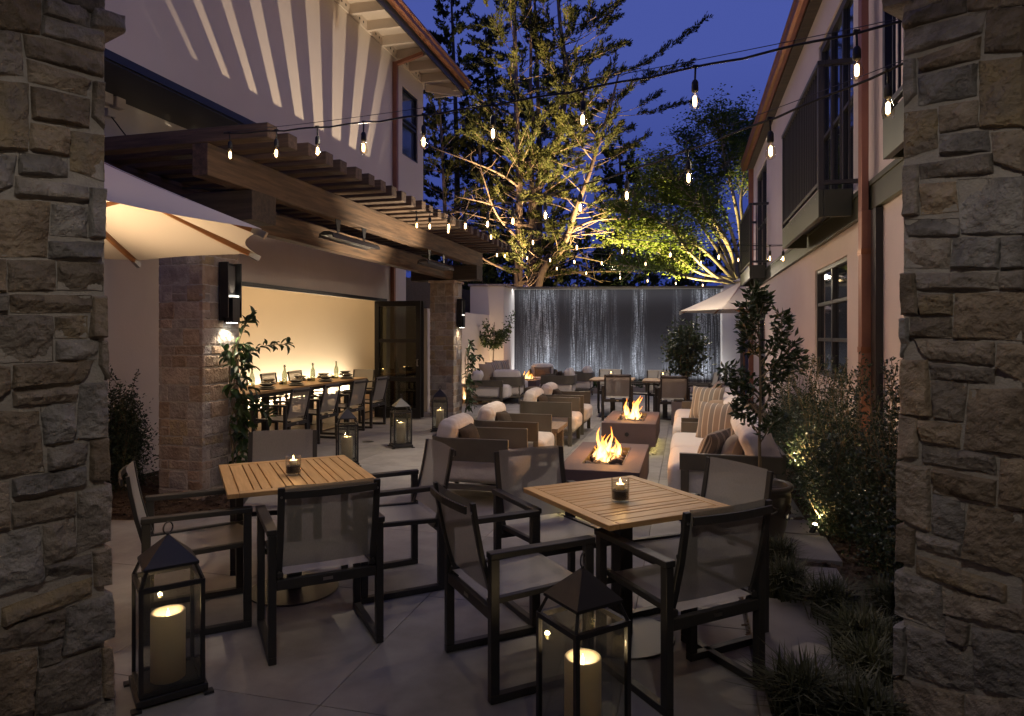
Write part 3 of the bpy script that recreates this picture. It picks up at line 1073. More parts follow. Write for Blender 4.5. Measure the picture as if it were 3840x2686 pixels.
# opening: head track, jamb, folded glass leaves
L(MB().box(VL - .06, VL + .012, 7.50, 12.42, 2.275, 2.335), 'door_track', M['black_metal'])
for k, uu in enumerate((11.86, 11.99)):
    fr = MB()
    a, c = VL + .02, VL + .97
    for (p, q, r, s) in ((a, a + .09, .02, 2.26), (c - .09, c, .02, 2.26), (a + .09, c - .09, 2.16, 2.26), (a + .09, c - .09, .02, .20), (a + .09, c - .09, 1.46, 1.53), (a + .09, c - .09, .72, .80)):
        fr.box(p, q, uu - .03, uu + .03, r, s)
    leaf = L(fr, 'door', M['black_metal'], bev=.003)
    for (r, s) in ((.20, .72), (.80, 1.46), (1.53, 2.16)):
        L(MB().box(a + .09, c - .09, uu - .004, uu + .004, r, s), 'pane', M['door_glass'], leaf)
    hd = MB().tube([(c - .045, uu - .03, 1.02), (c - .045, uu - .075, 1.02), (c - .045, uu - .075, 1.14), (c - .045, uu - .03, 1.14)], .009, 6)
    L(hd, 'handle', M['steel'], leaf)
# room behind the opening
L(MB().box(-8.9, -8.75, 5.0, 18.4, 0, 2.9), 'room_back_wall', M['interior'])
L(MB().box(-8.75, VL - .26, 18.25, 18.4, 0, 2.9), 'room_end_wall', M['interior'])
L(MB().box(-8.75, VL - .26, 5.0, 5.1, 0, 2.9), 'room_near_wall', M['interior'])
L(MB().box(VL - .26, VL - .18, 13.40, 18.4, 0, 2.9), 'dark_filler_wall', M['beam_dark'])  # added wall, dark colour stands in for foliage and shadow in the gap
L(MB().box(-8.75, VL - .26, 5.1, 18.25, 2.75, 2.9), 'room_ceiling', M['interior'])
fl = L(MB().box(-8.75, VL - .27, 5.1, 18.25, -.04, .003).box(-8.75 + 2.63, VL - .0, 7.56, 12.39, -.04, .003), 'room_floor', M['joint'])
for k in range(20):
    v = -8.72 + .142 * k
    L(MB().box(v, v + .138, 5.1, 18.25, .0035, .008) if v < VL - .40 else MB().box(v, v + .138, 7.57, 12.38, .0035, .008), 'floor_board', M['floor_wood'], fl)
L(MB().box(-8.70, -8.62, 11.4, 16.2, .009, .05), 'wall_washer', M['black_metal'])
# floodlight with hanging cord on the lower wall above the pergola
p = on_v(432, 365, VL + .1)
uu, vv = to_uv(p)
fx = thing('floodlight', 'pale double floodlight high on the white wall behind the near rafters', 'floodlight', uv(uu, VL + .002, p.z), RU)
MB().box(0, .10, -.16, -.02, -.09, .09).build('lamp_box', M['stucco'], fx, bev=.01)
MB().box(0, .10, .02, .14, -.09, .09).build('lamp_box', M['stucco'], fx, bev=.01)
MB().box(0, .06, -.05, .05, -.20, -.12).build('junction_box', M['stucco'], fx, bev=.005)
MB().tube([(.05, 0, -.2), (.09, .12, -.34), (.11, .2, -.42), (.12, .24, -.47)], .007, 5).build('flex', M['black_rubber'], fx)

# ---------------------------------------------------------------- right building
VR = 1.60
RO = (VR, 9.0)
rb = thing('right_building', 'rose tinted stucco building with dark balconies and a copper gutter along the planting', 'building', uv(RO[1], RO[0]), RU)


def Rr(mb, name, m, parent=None, bev=0.0, smooth=False):
    return mb.build(name, m, parent or rb, off=RO, bev=bev, smooth=smooth)


REND = U(2826, VR)
wz = [Zv(3058, 1016, VR), Zv(3058, 1402, VR)]
wu = [U(3177, VR), U(3056, VR)]
fdu = [U(2869, VR), U(2846, VR)]
zl = Zv(3228, 827, VR)                       # underside of the ledge
dA = [U(3200, VR), U(3070, VR), Zv(3070, 180, VR)]
dB = [U(2875, VR), U(2838, VR), Zv(2838, 669, VR)]
VB = 1.47 * VR / 1.9                         # outer face of the balconies
zb = 1.6 + (2.95 - 1.6) * VR / 1.9           # underside of balconies
zt = 1.6 + (3.26 - 1.6) * VR / 1.9           # top of the fascia
zr = 1.6 + (4.73 - 1.6) * VR / 1.9           # hand rail
dC = [dA[0] - 4.0, dA[0] - 2.5, dA[2]]
ZTOP = Zv(2820, 655, VR) + .05
holes = [(wu[0], wu[1], wz[1], wz[0]), (fdu[0], fdu[1], 0, 2.35), (dA[0], dA[1], zb + .1, dA[2]), (dB[0], dB[1], zb + .1, dB[2]), (dC[0], dC[1], zb + .1, dC[2])]
Rr(wall_mb(VR, VR + .3, 1.0, REND, 0, ZTOP, holes), 'wall', M['stucco_right'])
Rr(MB().box(VR + .3, VR + 6, REND - .3, REND - .002, 0, ZTOP), 'end_wall', M['stucco_right'])


def glazed(u0, u1, z0, z1, cols, rows, name, depth=.06, fw=.05, sub='pane'):
    fr = MB()
    fr.box(VR + depth - .04, VR + depth + .02, u0, u0 + fw, z0, z1).box(VR + depth - .04, VR + depth + .02, u1 - fw, u1, z0, z1)
    fr.box(VR + depth - .04, VR + depth + .02, u0 + fw, u1 - fw, z1 - fw, z1).box(VR + depth - .04, VR + depth + .02, u0 + fw, u1 - fw, z0, z0 + fw)
    for k in range(1, cols):
        x = u0 + (u1 - u0) * k / cols
        fr.box(VR + depth - .035, VR + depth + .015, x - .03, x + .03, z0 + fw, z1 - fw)
    for k in range(1, rows):
        z = z0 + (z1 - z0) * k / rows
        for q in range(cols):
            a = u0 + (u1 - u0) * q / cols + (.03 if q else fw)
            c = u0 + (u1 - u0) * (q + 1) / cols - (.03 if q < cols - 1 else fw)
            fr.box(VR + depth - .034, VR + depth + .014, a, c, z - .02, z + .02)
    o = Rr(fr, name, M['dark_metal'], bev=.003)
    for q in range(cols):
        for k in range(rows):
            a, c = u0 + (u1 - u0) * q / cols + .004, u0 + (u1 - u0) * (q + 1) / cols - .004
            p, s = z0 + (z1 - z0) * k / rows + .004, z0 + (z1 - z0) * (k + 1) / rows - .004
            Rr(MB().box(VR + depth, VR + depth + .008, a, c, p, s), sub, M['window_glass'], o)
    return o


glazed(wu[0], wu[1], wz[1], wz[0], 2, 3, 'window')
glazed(fdu[0], fdu[1], 0, 2.35, 1, 2, 'door')
glazed(dA[0], dA[1], zb + .1, dA[2], 3, 2, 'balcony_door', fw=.09)
glazed(dB[0], dB[1], zb + .1, dB[2], 2, 2, 'balcony_door', fw=.09)
glazed(dC[0], dC[1], zb + .1, dC[2], 2, 2, 'balcony_door', fw=.09)
Rr(MB().box(VR - .05, VR - .002, 1.0, REND + .02, zl, zl + .26), 'ledge', M['green_metal'], bev=.004)
Rr(MB().box(VR - .065, VR - .052, 1.0, REND + .02, zl + .205, zl + .25), 'ledge_trim', M['green_metal'])


def balcony(u0, u1):
    m = MB()
    m.box(VB, VB + .045, u0, u1, zb, zt).box(VB + .047, VR - .068, u0, u0 + .045, zb, zt).box(VB + .047, VR - .068, u1 - .045, u1, zb, zt)
    fa = Rr(m, 'balcony', M['green_metal'], bev=.004)
    Rr(MB().box(VB + .05, VR - .07, u0 + .05, u1 - .05, zt - .09, zt - .05), 'deck', M['black_metal'], fa)
    r = MB()
    r.box(VB - .01, VB + .05, u0 - .01, u1 + .01, zr - .045, zr).box(VB + .052, VR - .004, u0 - .01, u0 + .05, zr - .045, zr).box(VB + .052, VR - .004, u1 - .05, u1 + .01, zr - .045, zr)
    r.box(VB + .005, VB + .04, u0, u1, zt + .05, zt + .09).box(VB + .042, VR - .004, u0 + .005, u0 + .04, zt + .05, zt + .09).box(VB + .042, VR - .004, u1 - .04, u1 - .005, zt + .05, zt + .09)
    Rr(r, 'rail', M['dark_metal'], fa, bev=.003)
    for (a, c) in ((u0, u0 + .05), (u1 - .05, u1)):
        Rr(MB().box(VB - .002, VB + .048, a, c, zt + .002, zr - .047), 'post', M['dark_metal'], fa)
    n = int((u1 - u0 - .1) / .105)
    proto = None
    for k in range(1, n):
        u = u0 + .05 + (u1 - u0 - .1) * k / n
        if proto is None:
            proto = Rr(MB().box(VB + .014, VB + .030, u - .008, u + .008, zt + .092, zr - .047), 'baluster', M['dark_metal'], fa)
            pu = u
        else:
            o = proto.copy(); COL.objects.link(o)
            o.location = (0, u - pu, 0)
    for k in (1, 2, 3):
        v = VB + .05 + (VR - VB - .06) * k / 4
        Rr(MB().box(v - .008, v + .008, u0 + .014, u0 + .03, zt + .092, zr - .047), 'baluster', M['dark_metal'], fa)
    # screws along the fascia
    sc = MB()
    for k in range(int((u1 - u0) / .3)):
        u = u0 + .15 + .3 * k
        sc.lathe([(.008, 0), (.006, .004)], 8, (0, 0, 0))
        nv = 16
        sc.v[-nv:] = [(VB - .001 - p[2], u + p[0], zb + .20 + p[1]) for p in sc.v[-nv:]]
    Rr(sc, 'screw', M['steel'], fa)
    return fa


balcony(8.24 * VR / 1.9, 11.17 * VR / 1.9)
balcony(U(2811, VB), U(2776, VB))
balcony(2.6, 5.67 * VR / 1.9 + .01)
# eaves of the right building
ve = VR - .14
Rr(MB().box(ve - .0, VR + .5, .8, REND + .15, ZTOP + .001, ZTOP + .05), 'eave_board', M['beam_dark'])
rf = MB()
rf.prism([(ve - .02, ZTOP + .06), (VR + 5, ZTOP + .06), (VR + 5, ZTOP + 1.6), (ve - .02, ZTOP + .10)], 1, .8, REND + .2)
Rr(rf, 'roof', M['black_metal'])
g = MB()
prof = [(ve - .004, ZTOP + .16), (ve - .004, ZTOP + .02), (ve - .03, ZTOP - .005), (ve - .08, ZTOP - .005), (ve - .12, ZTOP + .03), (ve - .13, ZTOP + .10), (ve - .15, ZTOP + .13), (ve - .15, ZTOP + .16)]
g.prism(prof[::-1], 1, .8, REND + .2)
Rr(g, 'gutter', M['copper'])
uu = U(3255, VR - .06)
dsp = Rr(MB().box(VR - .125, VR - .008, uu - .06, uu + .06, 0, zl + .0), 'downspout', M['copper_pipe'], bev=.004)
Rr(MB().box(VR - .125, VR - .068, uu - .06, uu + .06, zl, ZTOP), 'downspout', M['copper_pipe'], bev=.004)
for z in (.6, 1.45, 2.3):
    Rr(MB().box(VR - .13, VR - .006, uu - .066, uu + .066, z, z + .05), 'pipe_strap', M['copper'], dsp)
Rr(MB().box(VR - .06, VR - .004, uu - .24, uu - .10, 0, zl - .01), 'corner_post', M['black_metal'])
Rr(MB().box(VR - .11, VR + .0, REND + .02, REND + .12, 0, ZTOP), 'downspout', M['copper_pipe'])

# ---------------------------------------------------------------- far end: white wall block, low wall, water wall
YW = 19.8
pL, pR_ = at_y(1907, 1258, YW), at_y(2706, 1258, YW - .35)
Wd = (pR_ - pL)
wl_len = math.hypot(Wd.x, Wd.y)
ww_rot = math.atan2(Wd.y, Wd.x)
wz0 = EYE - (1437 - HY) / FPX * YW
wz1 = EYE - (1086 - HY) / FPX * YW
ww = thing('water_wall', 'wide dark ribbed wall with sheets of water running down it', 'water feature', (pL.x, pL.y, 0), ww_rot)
# ribbed slate face: thin courses, each a little uneven
wm = MB()
ncr = 86
colv = [random.random() for _ in range(60)]
hh = (wz1 - wz0) / ncr
for k in range(ncr):
    z0_, z1_ = wz0 + hh * k, wz0 + hh * (k + 1)
    n = 60
    for i in range(n):
        a, c = wl_len * i / n + .001, wl_len * (i + 1) / n
        d = .010 * colv[i] + random.uniform(0, .003)
        wm.add([(a, -d, z0_ + hh * .12), (c, -d, z0_ + hh * .12), (c, -d - .004, z1_ - hh * .05), (a, -d - .004, z1_ - hh * .05), (a, .03, z1_), (c, .03, z1_)], [(0, 1, 2, 3), (3, 2, 5, 4)])
face = wm.build('ribbed_face', M['water_wall'], ww)
MB().box(0, wl_len, .03, .35, wz0, wz1).build('backing', M['black_rubber'], ww)
MB().box(-.02, wl_len + .02, -.16, .37, wz1 + .002, wz1 + .07).build('coping', M['bronze'], ww, bev=.006)
MB().box(.05, wl_len - .05, -.20, -.17, wz1 - .02, wz1 + .05).build('spill_lip', M['bronze'], ww)
MB().box(-.02, wl_len + .02, -.62, -.50, 0, wz0 + .02).build('basin_wall', M['stucco'], ww, bev=.006)
MB().box(-.04, wl_len + .04, -.64, -.46, wz0 + .022, wz0 + .06).build('basin_coping', M['oak_grey'], ww, bev=.006)
MB().box(0, wl_len, -.50, .03, 0, wz0 - .06).build('basin_water', mat('basin_water', (.01, .012, .016), .06, bump=.3, bscale=18), ww)
lp = MB().lathe([(.10, 0), (.09, .05), (.05, .085), (0, .095)], 12, (1.95, .1, wz1 + .072))
tag(lp.build('dome_cap', M['steel'], loc=(pL.x, pL.y, 0), rotz=ww_rot, smooth=True), 'small pale dome sitting on the coping of the water wall', 'cap')

YB = 18.3
bl_l, bl_r = at_y(1763, HY, YB), at_y(1889, HY, YB)
zbk = EYE - (1074 - HY) / FPX * YB
wb = thing('garden_wall', 'tall white wall block beside the water wall, lit from below, with a tiled coping', 'wall', (bl_l.x, bl_l.y, 0), 0)
lw = bl_r.x - bl_l.x
MB().box(0, lw, 0, .18, 0, zbk).build('wall_face', M['stucco'], wb, bev=.006)
MB().prism([(lw, .001), (lw + .30, YW - YB + .0), (lw, YW - YB + .0)], 2, 0, zbk).build('return_face', M['stucco'], wb)
cp = MB().box(-.06, lw + .06, -.05, .25, zbk + .002, zbk + .06)
cp.prism([(lw + .062, -.04), (lw + .36, YW - YB - .2), (lw + .06, YW - YB - .2)], 2, zbk + .002, zbk + .06)
cp.build('coping', M['stone_pillar'], wb, bev=.006)

a_, b_ = uv(12.95, -5.15), uv(17.55, -5.15)
lwz = 2.16
lo = thing('low_garden_wall', 'lower white stucco wall running behind the far sofa towards the corner block', 'wall', uv(13.0, -5.2), RU)
MB().box(-.18, 0, 0, 4.55, 0, lwz).build('wall_face', M['stucco'], lo, bev=.006)

# white pier and recessed wall to the right of the water wall
p0, p1 = at_y(2708, HY, YW - .5), at_y(2776, HY, YW - .5)
wp = thing('white_pier', 'plain white pier between the water wall and the far parasol', 'pier', (p0.x, p0.y, 0), 0)
MB().box(0, p1.x - p0.x, 0, .9, 0, EYE - (1072 - HY) / FPX * YW).build('pier_face', M['stucco'], wp, bev=.006)
p2 = at_y(2776, HY, YW + 1.2)
rw = thing('rear_wall', 'recessed pale wall behind the far parasol with a copper scupper box', 'wall', (p2.x, p2.y, 0), 0)
MB().box(-.3, 3.2, 0, .2, 0, 2.6).build('wall_face', M['stucco'], rw)
sc_ = MB().box(.04, .30, -.16, -.002, 1.86, 2.10)
sc_.build('scupper', M['copper'], rw, bev=.005)
MB().box(.12, .26, -.10, -.004, .2, 1.86).build('downspout', M['copper'], rw)

# raised planter in front of the basin
pl0, pl1 = at_y(2020, HY, 18.4), at_y(2560, HY, 18.1)
plr = math.atan2(pl1.y - pl0.y, pl1.x - pl0.x)
pll = math.hypot(pl1.y - pl0.y, pl1.x - pl0.x)
pln = thing('planter', 'long low concrete planter of leafy perennials in front of the water basin', 'planter', (pl0.x, pl0.y, 0), plr)
MB().box(0, pll, 0, .06, 0, .16).box(0, pll, .34, .40, 0, .16).box(0, .06, .061, .339, 0, .16).box(pll - .06, pll, .061, .339, 0, .16).build('trough', M['paver'], pln, bev=.006)
MB().box(.06, pll - .06, .06, .34, .02, .14).build('soil', M['soil'], pln)
ORD = ('first', 'second', 'third', 'fourth', 'fifth', 'sixth', 'seventh', 'eighth', 'ninth')
for k in range(9):
    x = .3 + (pll - .6) * k / 8
    n = 90
    a = RNG.uniform(0, 2 * pi, n)
    el = RNG.uniform(.5, 1.4, n)
    D = np.stack([np.cos(a) * np.cos(el), np.sin(a) * np.cos(el), np.sin(el)], 1)
    B = np.stack([np.full(n, x), np.full(n, .2), np.full(n, .14)], 1) + D * RNG.uniform(0, .16, n)[:, None] + RNG.normal(size=(n, 3)) * .03
    w_ = pl0 + Matrix.Rotation(plr, 3, 'Z') @ Vector((x, .2, 0))
    o = leaf_mesh('perennial', M['vine_leaf'], B - np.array([x, .2, 0]), D, RNG.uniform(.06, .13, n), .035)
    o.location = (w_.x, w_.y, .0)
    o.rotation_euler = (0, 0, plr)
    tag(o, ORD[k] + ' leafy perennial from the left in the long planter before the water basin', 'plant', 'perennials in the long planter')


# unseen ceiling and walls added round the camera to shade piers and floor
pc = MB().box(-4.2, 4.2, -4.0, 2.15, 3.34, 3.5)
setting(pc.build('sky_blocker_ceiling', M['stucco']))
pc = MB().box(-4.2, -4.0, -4.0, 1.6, -.05, 3.335).box(4.0, 4.2, -4.0, 1.6, -.05, 3.335).box(-3.995, 3.995, -4.0, -3.8, -.05, 3.335)
setting(pc.build('sky_blocker_walls', M['stucco']))
# ---------------------------------------------------------------- outdoor dining chair with mesh sling
def make_chair(label):
    t = thing('sling_chair', label, 'chair')
    X, Yf, Yr, W = .265, .265, -.265, .042
    for s in (-1, 1):
        x = s * X
        m = MB()
        m.box(x - .019, x + .019, Yf - W, Yf, .036, .626)
        m.box(x - .019, x + .019, Yr, Yr + W, .036, .626)
        m.box(x - .019, x + .019, Yr, Yf, 0, .035)
        m.build('side_frame', M['dark_metal'], t, bev=.003)
        MB().box(x - .026, x + .026, Yr - .004, Yf + .004, .627, .655).build('armrest', M['dark_metal'], t, bev=.004)
    m = MB()
    for s in (-1, 1):
        m.bar((s * .228, -.255, .425), (s * .228, .262, .445), .030, .026)
    m.box(-.243, .243, .236, .262, .385, .415)
    m.build('seat_rail', M['dark_metal'], t, bev=.003)
    r = MB().box(-.245, .245, -.262, -.232, .355, .405).build('rear_rail', M['dark_metal'], t, bev=.003)
    MB().box(-.024, .024, -.2648, -.2625, .373, .389).build('name_plate', M['steel'], r)
    m = MB()
    m.grid(lambda a, c: (-.226 + .452 * a, -.25 + .515 * c, .428 + .02 * c - .016 * sin(pi * a) * sin(pi * c) ** .5 + (-.02 * max(0, c - .93) / .07)), 8, 14)
    m.build('seat_sling', M['sling'], t, smooth=True)
    sp = lambda c: Vector((0, -.225 - .105 * c - .012 * sin(pi * c), .415 + .455 * c))
    for s in (-1, 1):
        st = MB().ribbon_bar([sp(c) + Vector((s * .232, 0, 0)) for c in (-.06, .2, .5, .8, 1.0)], .032, .020, up=(0, 1, .2)).build('back_stile', M['dark_metal'], t, bev=.003)
    m = MB()
    m.grid(lambda a, c: tuple(sp(.10 + .915 * c) + Vector((-.216 + .432 * a, -.022 * sin(pi * a) * (.4 + .6 * c) + .004, 0))), 10, 10)
    m.build('back_sling', M['sling'], t, smooth=True)
    m = MB()
    m.ribbon_bar([sp(.93) + Vector((-.222 + .444 * a, -.032 - .022 * sin(pi * a), 0)) for a in (0, .15, .3, .5, .7, .85, 1)], .010, .034)
    m.build('top_brace', M['dark_metal'], t)
    m = MB()
    for s in (-1, 1):
        for c in (.9, .05, -.01):
            q = sp(c) + Vector((s * .232, -.012, 0))
            m.lathe([(.007, 0), (.006, .004), (0, .005)], 8)
            k = 24
            m.v[-k:] = [(q.x + p[0], q.y - p[2], q.z + p[1]) for p in m.v[-k:]]
    m.build('screw', M['steel'], st)
    return t


CH = 'sling chairs at the tables'
chair0 = make_chair('near sling chair with its back to us at the left square table, the lantern on its left')
chair0['group'] = CH
chair_used = [False]


def chair(x, y, d, label):
    if not chair_used[0]:
        chair_used[0] = True
        chair0.location, chair0.rotation_euler, chair0['label'] = (x, y, .002), (0, 0, facing(d)), label
        return chair0
    return dup(chair0, (x, y, .002), facing(d), label, CH)


chair(-1.04, 3.58, DA, 'charcoal sling chair, back to us, pulled up to the table beside the large lantern')
chair(-1.79, 3.79, DB, 'charcoal sling chair in profile behind the large front lantern')
chair(-.784, 4.33, -DB, 'charcoal sling chair turned left, on the right side of the first table')
chair(-1.66, 4.75, Vector((.24, -.97, 0)), 'sling chair on the far side of the first table, only its back above the tabletop')
chair(.02, 3.25, DB, 'charcoal sling chair in profile between the two square tables, nearest us')
chair(.78, 3.14, DA, 'charcoal sling chair seen from behind at the second table, closest to the front')
chair(.257, 3.98, -DA, 'charcoal sling chair facing us across the second table, in front of the first armchair')
chair(.985, 3.63, -DB, 'charcoal sling chair beside the potted tree, turned towards the second table')


# ---------------------------------------------------------------- square teak tables
def square_table(cx, cy, ea, eb, along_a, label, h=.74):
    """ea: size along the chairs' axis (local y), eb: across (local x); slats run along local y when along_a"""
    t = thing('cafe_table', label, 'table', (cx, cy, .001), facing(DA), 'square teak tables in front')
    ty, tx, f, th = ea / 2, eb / 2, .058, .026
    z0, z1 = h - th, h
    k = 'teak_y'
    MB().box(-tx, -tx + f, -ty, ty, z0, z1).build('frame_board', M['teak_y'], t, bev=.003)
    MB().box(tx - f, tx, -ty, ty, z0, z1).build('frame_board', M['teak_y'], t, bev=.003)
    MB().box(-tx + f + .001, tx - f - .001, -ty, -ty + f, z0, z1).build('frame_board', M['teak_x'], t, bev=.003)
    MB().box(-tx + f + .001, tx - f - .001, ty - f, ty, z0, z1).build('frame_board', M['teak_x'], t, bev=.003)
    # slats: a repeated wide - narrow rhythm
    span = (tx if along_a else ty) * 2 - 2 * f
    pat = [1.0, 1.55, .72, 1.05, 1.5, .72, 1.55, 1.05, 1.25, .9, .68, 1.35, 1.0]
    pat = [1.5, .72, 1.0, 1.5, .72, 1.5, .75, 1.45, .9, .72, 1.35, 1.05]
    gap = .007
    w = (span - gap * (len(pat) + 1)) / sum(pat)
    p = -span / 2 + gap
    L_ = (ty if along_a else tx) - f - .004
    for q in pat:
        a, c = p, p + q * w
        p = c + gap
        (MB().box(a, c, -L_, L_, z0, z1 - .001) if along_a else MB().box(-L_, L_, a, c, z0, z1 - .001)).build('slat', M['teak_y' if along_a else 'teak_x'], t, bev=.0025)
    MB().box(-tx + .09, tx - .09, -.03, .03, z0 - .03, z0 - .002).box(-.03, .03, -ty + .09, -.031, z0 - .03, z0 - .002).box(-.03, .03, .031, ty - .09, z0 - .03, z0 - .002).build('cross_brace', M['black_metal'], t)
    MB().box(-.04, .04, -.04, .04, .012, z0 - .031).build('pedestal', M['dark_metal'], t, bev=.004)
    MB().lathe([(0, 0), (.27, 0), (.275, .004), (.27, .010), (.06, .014), (0, .014)], 40).build('base_plate', M['dark_metal'], t, smooth=False)
    return t


square_table(-1.37, 4.195, .93, .83, True, 'square teak table whose slats run towards us, beside the near stone pillar')
square_table(.588, 3.553, .84, .755, False, 'square teak table whose slats run across, in front of the fire table')


# ---------------------------------------------------------------- candles
def flame(parent, z, s=1.0, x=0, y=0):
    m = MB().lathe([(0, 0), (.0045 * s, .006 * s), (.006 * s, .014 * s), (.0035 * s, .026 * s), (0, .040 * s)], 8, (x, y, z))
    return m.build('flame', M['candle_flame'], parent, smooth=True)


def votive(x, y, z, label, k=1.0, power=1.2):
    t = thing('votive_candle', label, 'candle', (x, y, z), 0, 'votive candles in glass tumblers')
    R_, H_ = .046 * k, .118 * k
    MB().lathe([(0, .001), (R_ * .97, .001), (R_, .006), (R_, H_), (R_ * .95, H_), (R_ * .95, .014), (0, .012)], 24).build('tumbler', M['glass'], t, smooth=True)
    MB().lathe([(0, .015), (R_ * .93, .015), (R_ * .93, .058 * k), (R_ * .5, .062 * k), (0, .060 * k)], 24).build('sand', M['sand'], t, smooth=False)
    wx = MB().lathe([(0, .055 * k), (.022 * k, .055 * k), (.023 * k, .092 * k), (.019 * k, .090 * k), (0, .088 * k)], 16).build('wax', M['wax_lit'], t, smooth=True)
    flame(wx, .088 * k, .85 * k)
    point((x, y, z + .103 * k), power, 'amber', .012, 'candle_light')
    return t


p = on_z(1100, 1782, .74)
votive(p.x, p.y, .742, 'lit votive in a glass tumbler on the table with the upright slats')
p = on_z(2326, 1882, .74)
votive(p.x, p.y, .742, 'lit votive in a glass tumbler on the table in front of the fire table')


def lantern(x, y, rot, label, k=1.0, ch=.30, cr=.072):
    t = thing('candle_lantern', label, 'lantern', (x, y, .001), rot, 'tall metal and glass floor lanterns')
    b_, f_ = .142 * k, .122 * k
    m = MB().box(-b_, b_, -b_, b_, .012, .042)
    m.box(-b_ + .012, b_ - .012, -b_ + .012, b_ - .012, .043, .052)
    m.build('base', M['lantern_metal'], t, bev=.003)
    for sx in (-1, 1):
        for sy in (-1, 1):
            MB().box(sx * b_ - .02, sx * b_ + .02, sy * b_ - .02, sy * b_ + .02, 0, .011).build('foot', M['lantern_metal'], t)
    ht = .51
    m = MB()
    for sx in (-1, 1):
        for sy in (-1, 1):
            m.box(sx * f_ - .009, sx * f_ + .009, sy * f_ - .009, sy * f_ + .009, .053, ht)
    for s in (-1, 1):
        m.box(-f_ + .0092, f_ - .0092, s * f_ - .009, s * f_ + .009, ht - .020, ht)
        m.box(s * f_ - .009, s * f_ + .009, -f_ + .0092, f_ - .0092, ht - .020, ht)
        m.box(-f_ + .0092, f_ - .0092, s * f_ - .008, s * f_ + .008, .053, .066)
        m.box(s * f_ - .008, s * f_ + .008, -f_ + .0092, f_ - .0092, .053, .066)
    r_ = .098 * k
    zr_ = .575
    for sx in (-1, 1):
        for sy in (-1, 1):
            m.bar((sx * f_, sy * f_, ht), (sx * r_, sy * r_, zr_), .012, .012)
    m.build('post_frame', M['lantern_metal'], t)
    for q in range(4):
        a = pi / 2 * q
        g = MB().box(-f_ + .009, f_ - .009, f_ - .0015, f_ + .0015, .066, ht - .02)
        g.v = [(p[0] * cos(a) - p[1] * sin(a), p[0] * sin(a) + p[1] * cos(a), p[2]) for p in g.v]
        g.build('pane', M['pane'], t)
    R_ = r_ + .012
    m = MB()
    m.add([(-R_, -R_, zr_), (R_, -R_, zr_), (R_, R_, zr_), (-R_, R_, zr_), (-R_, -R_, zr_ + .012), (R_, -R_, zr_ + .012), (R_, R_, zr_ + .012), (-R_, R_, zr_ + .012), (-.006, -.006, .695), (.006, -.006, .695), (.006, .006, .695), (-.006, .006, .695)],
          [(0, 3, 2, 1), (0, 1, 5, 4), (1, 2, 6, 5), (2, 3, 7, 6), (3, 0, 4, 7), (4, 5, 9, 8), (5, 6, 10, 9), (6, 7, 11, 10), (7, 4, 8, 11), (8, 9, 10, 11)])
    rf = m.build('roof', M['lantern_metal'], t)
    a0 = .6
    m = MB().tube([(.026 * cos(a0) * cos(q * 2 * pi / 18), .026 * sin(a0) * cos(q * 2 * pi / 18), .728 + .026 * sin(q * 2 * pi / 18)) for q in range(19)], .0035, 6)
    m.lathe([(.007, .69), (.007, .704), (0, .706)], 8)
    m.build('ring', M['lantern_metal'], rf, smooth=True)
    # the candle standing inside is a thing of its own
    c = MB().lathe([(0, 0), (cr, 0), (cr, ch - .004), (cr - .004, ch), (cr - .012, ch - .002), (cr - .022, ch - .028), (cr * .3, ch - .036), (0, ch - .036)], 32).build('pillar_candle', M['wax_lit'], None, loc=(x, y, .054), smooth=False)
    for p in c.data.polygons:
        p.use_smooth = abs(p.normal.z) < .5
    tag(c, 'ivory candle inside the ' + label.replace('tall ', '').replace('on the open paving ', ''), 'candle', 'pillar candles inside the lanterns')
    flame(c, ch - .034, 1.15)
    point((x, y, .054 + ch - .004), 1.5, 'warm', .010, 'candle_light')
    return t


lantern(-1.558, 3.02, .62, 'tall bronze lantern nearest the rough pier at the front')
lantern(.275, 2.59, .55, 'tall bronze lantern cut off by the bottom edge of the view', k=1.0)
p = on_z(1292, 1752)
lantern(p.x, p.y + .12, .35, 'tall lantern standing just behind the first square table', k=.95, cr=.066)
p = on_z(1497, 1683)
lantern(p.x, p.y + .15, .40, 'tall lantern on the open paving in front of the folded glass doors', k=1.0, cr=.064)
p = on_z(1647, 1620)
lantern(p.x, p.y + .12, .1, 'tall lantern farthest away, at the foot of the slim pillar', k=1.0, cr=.064)


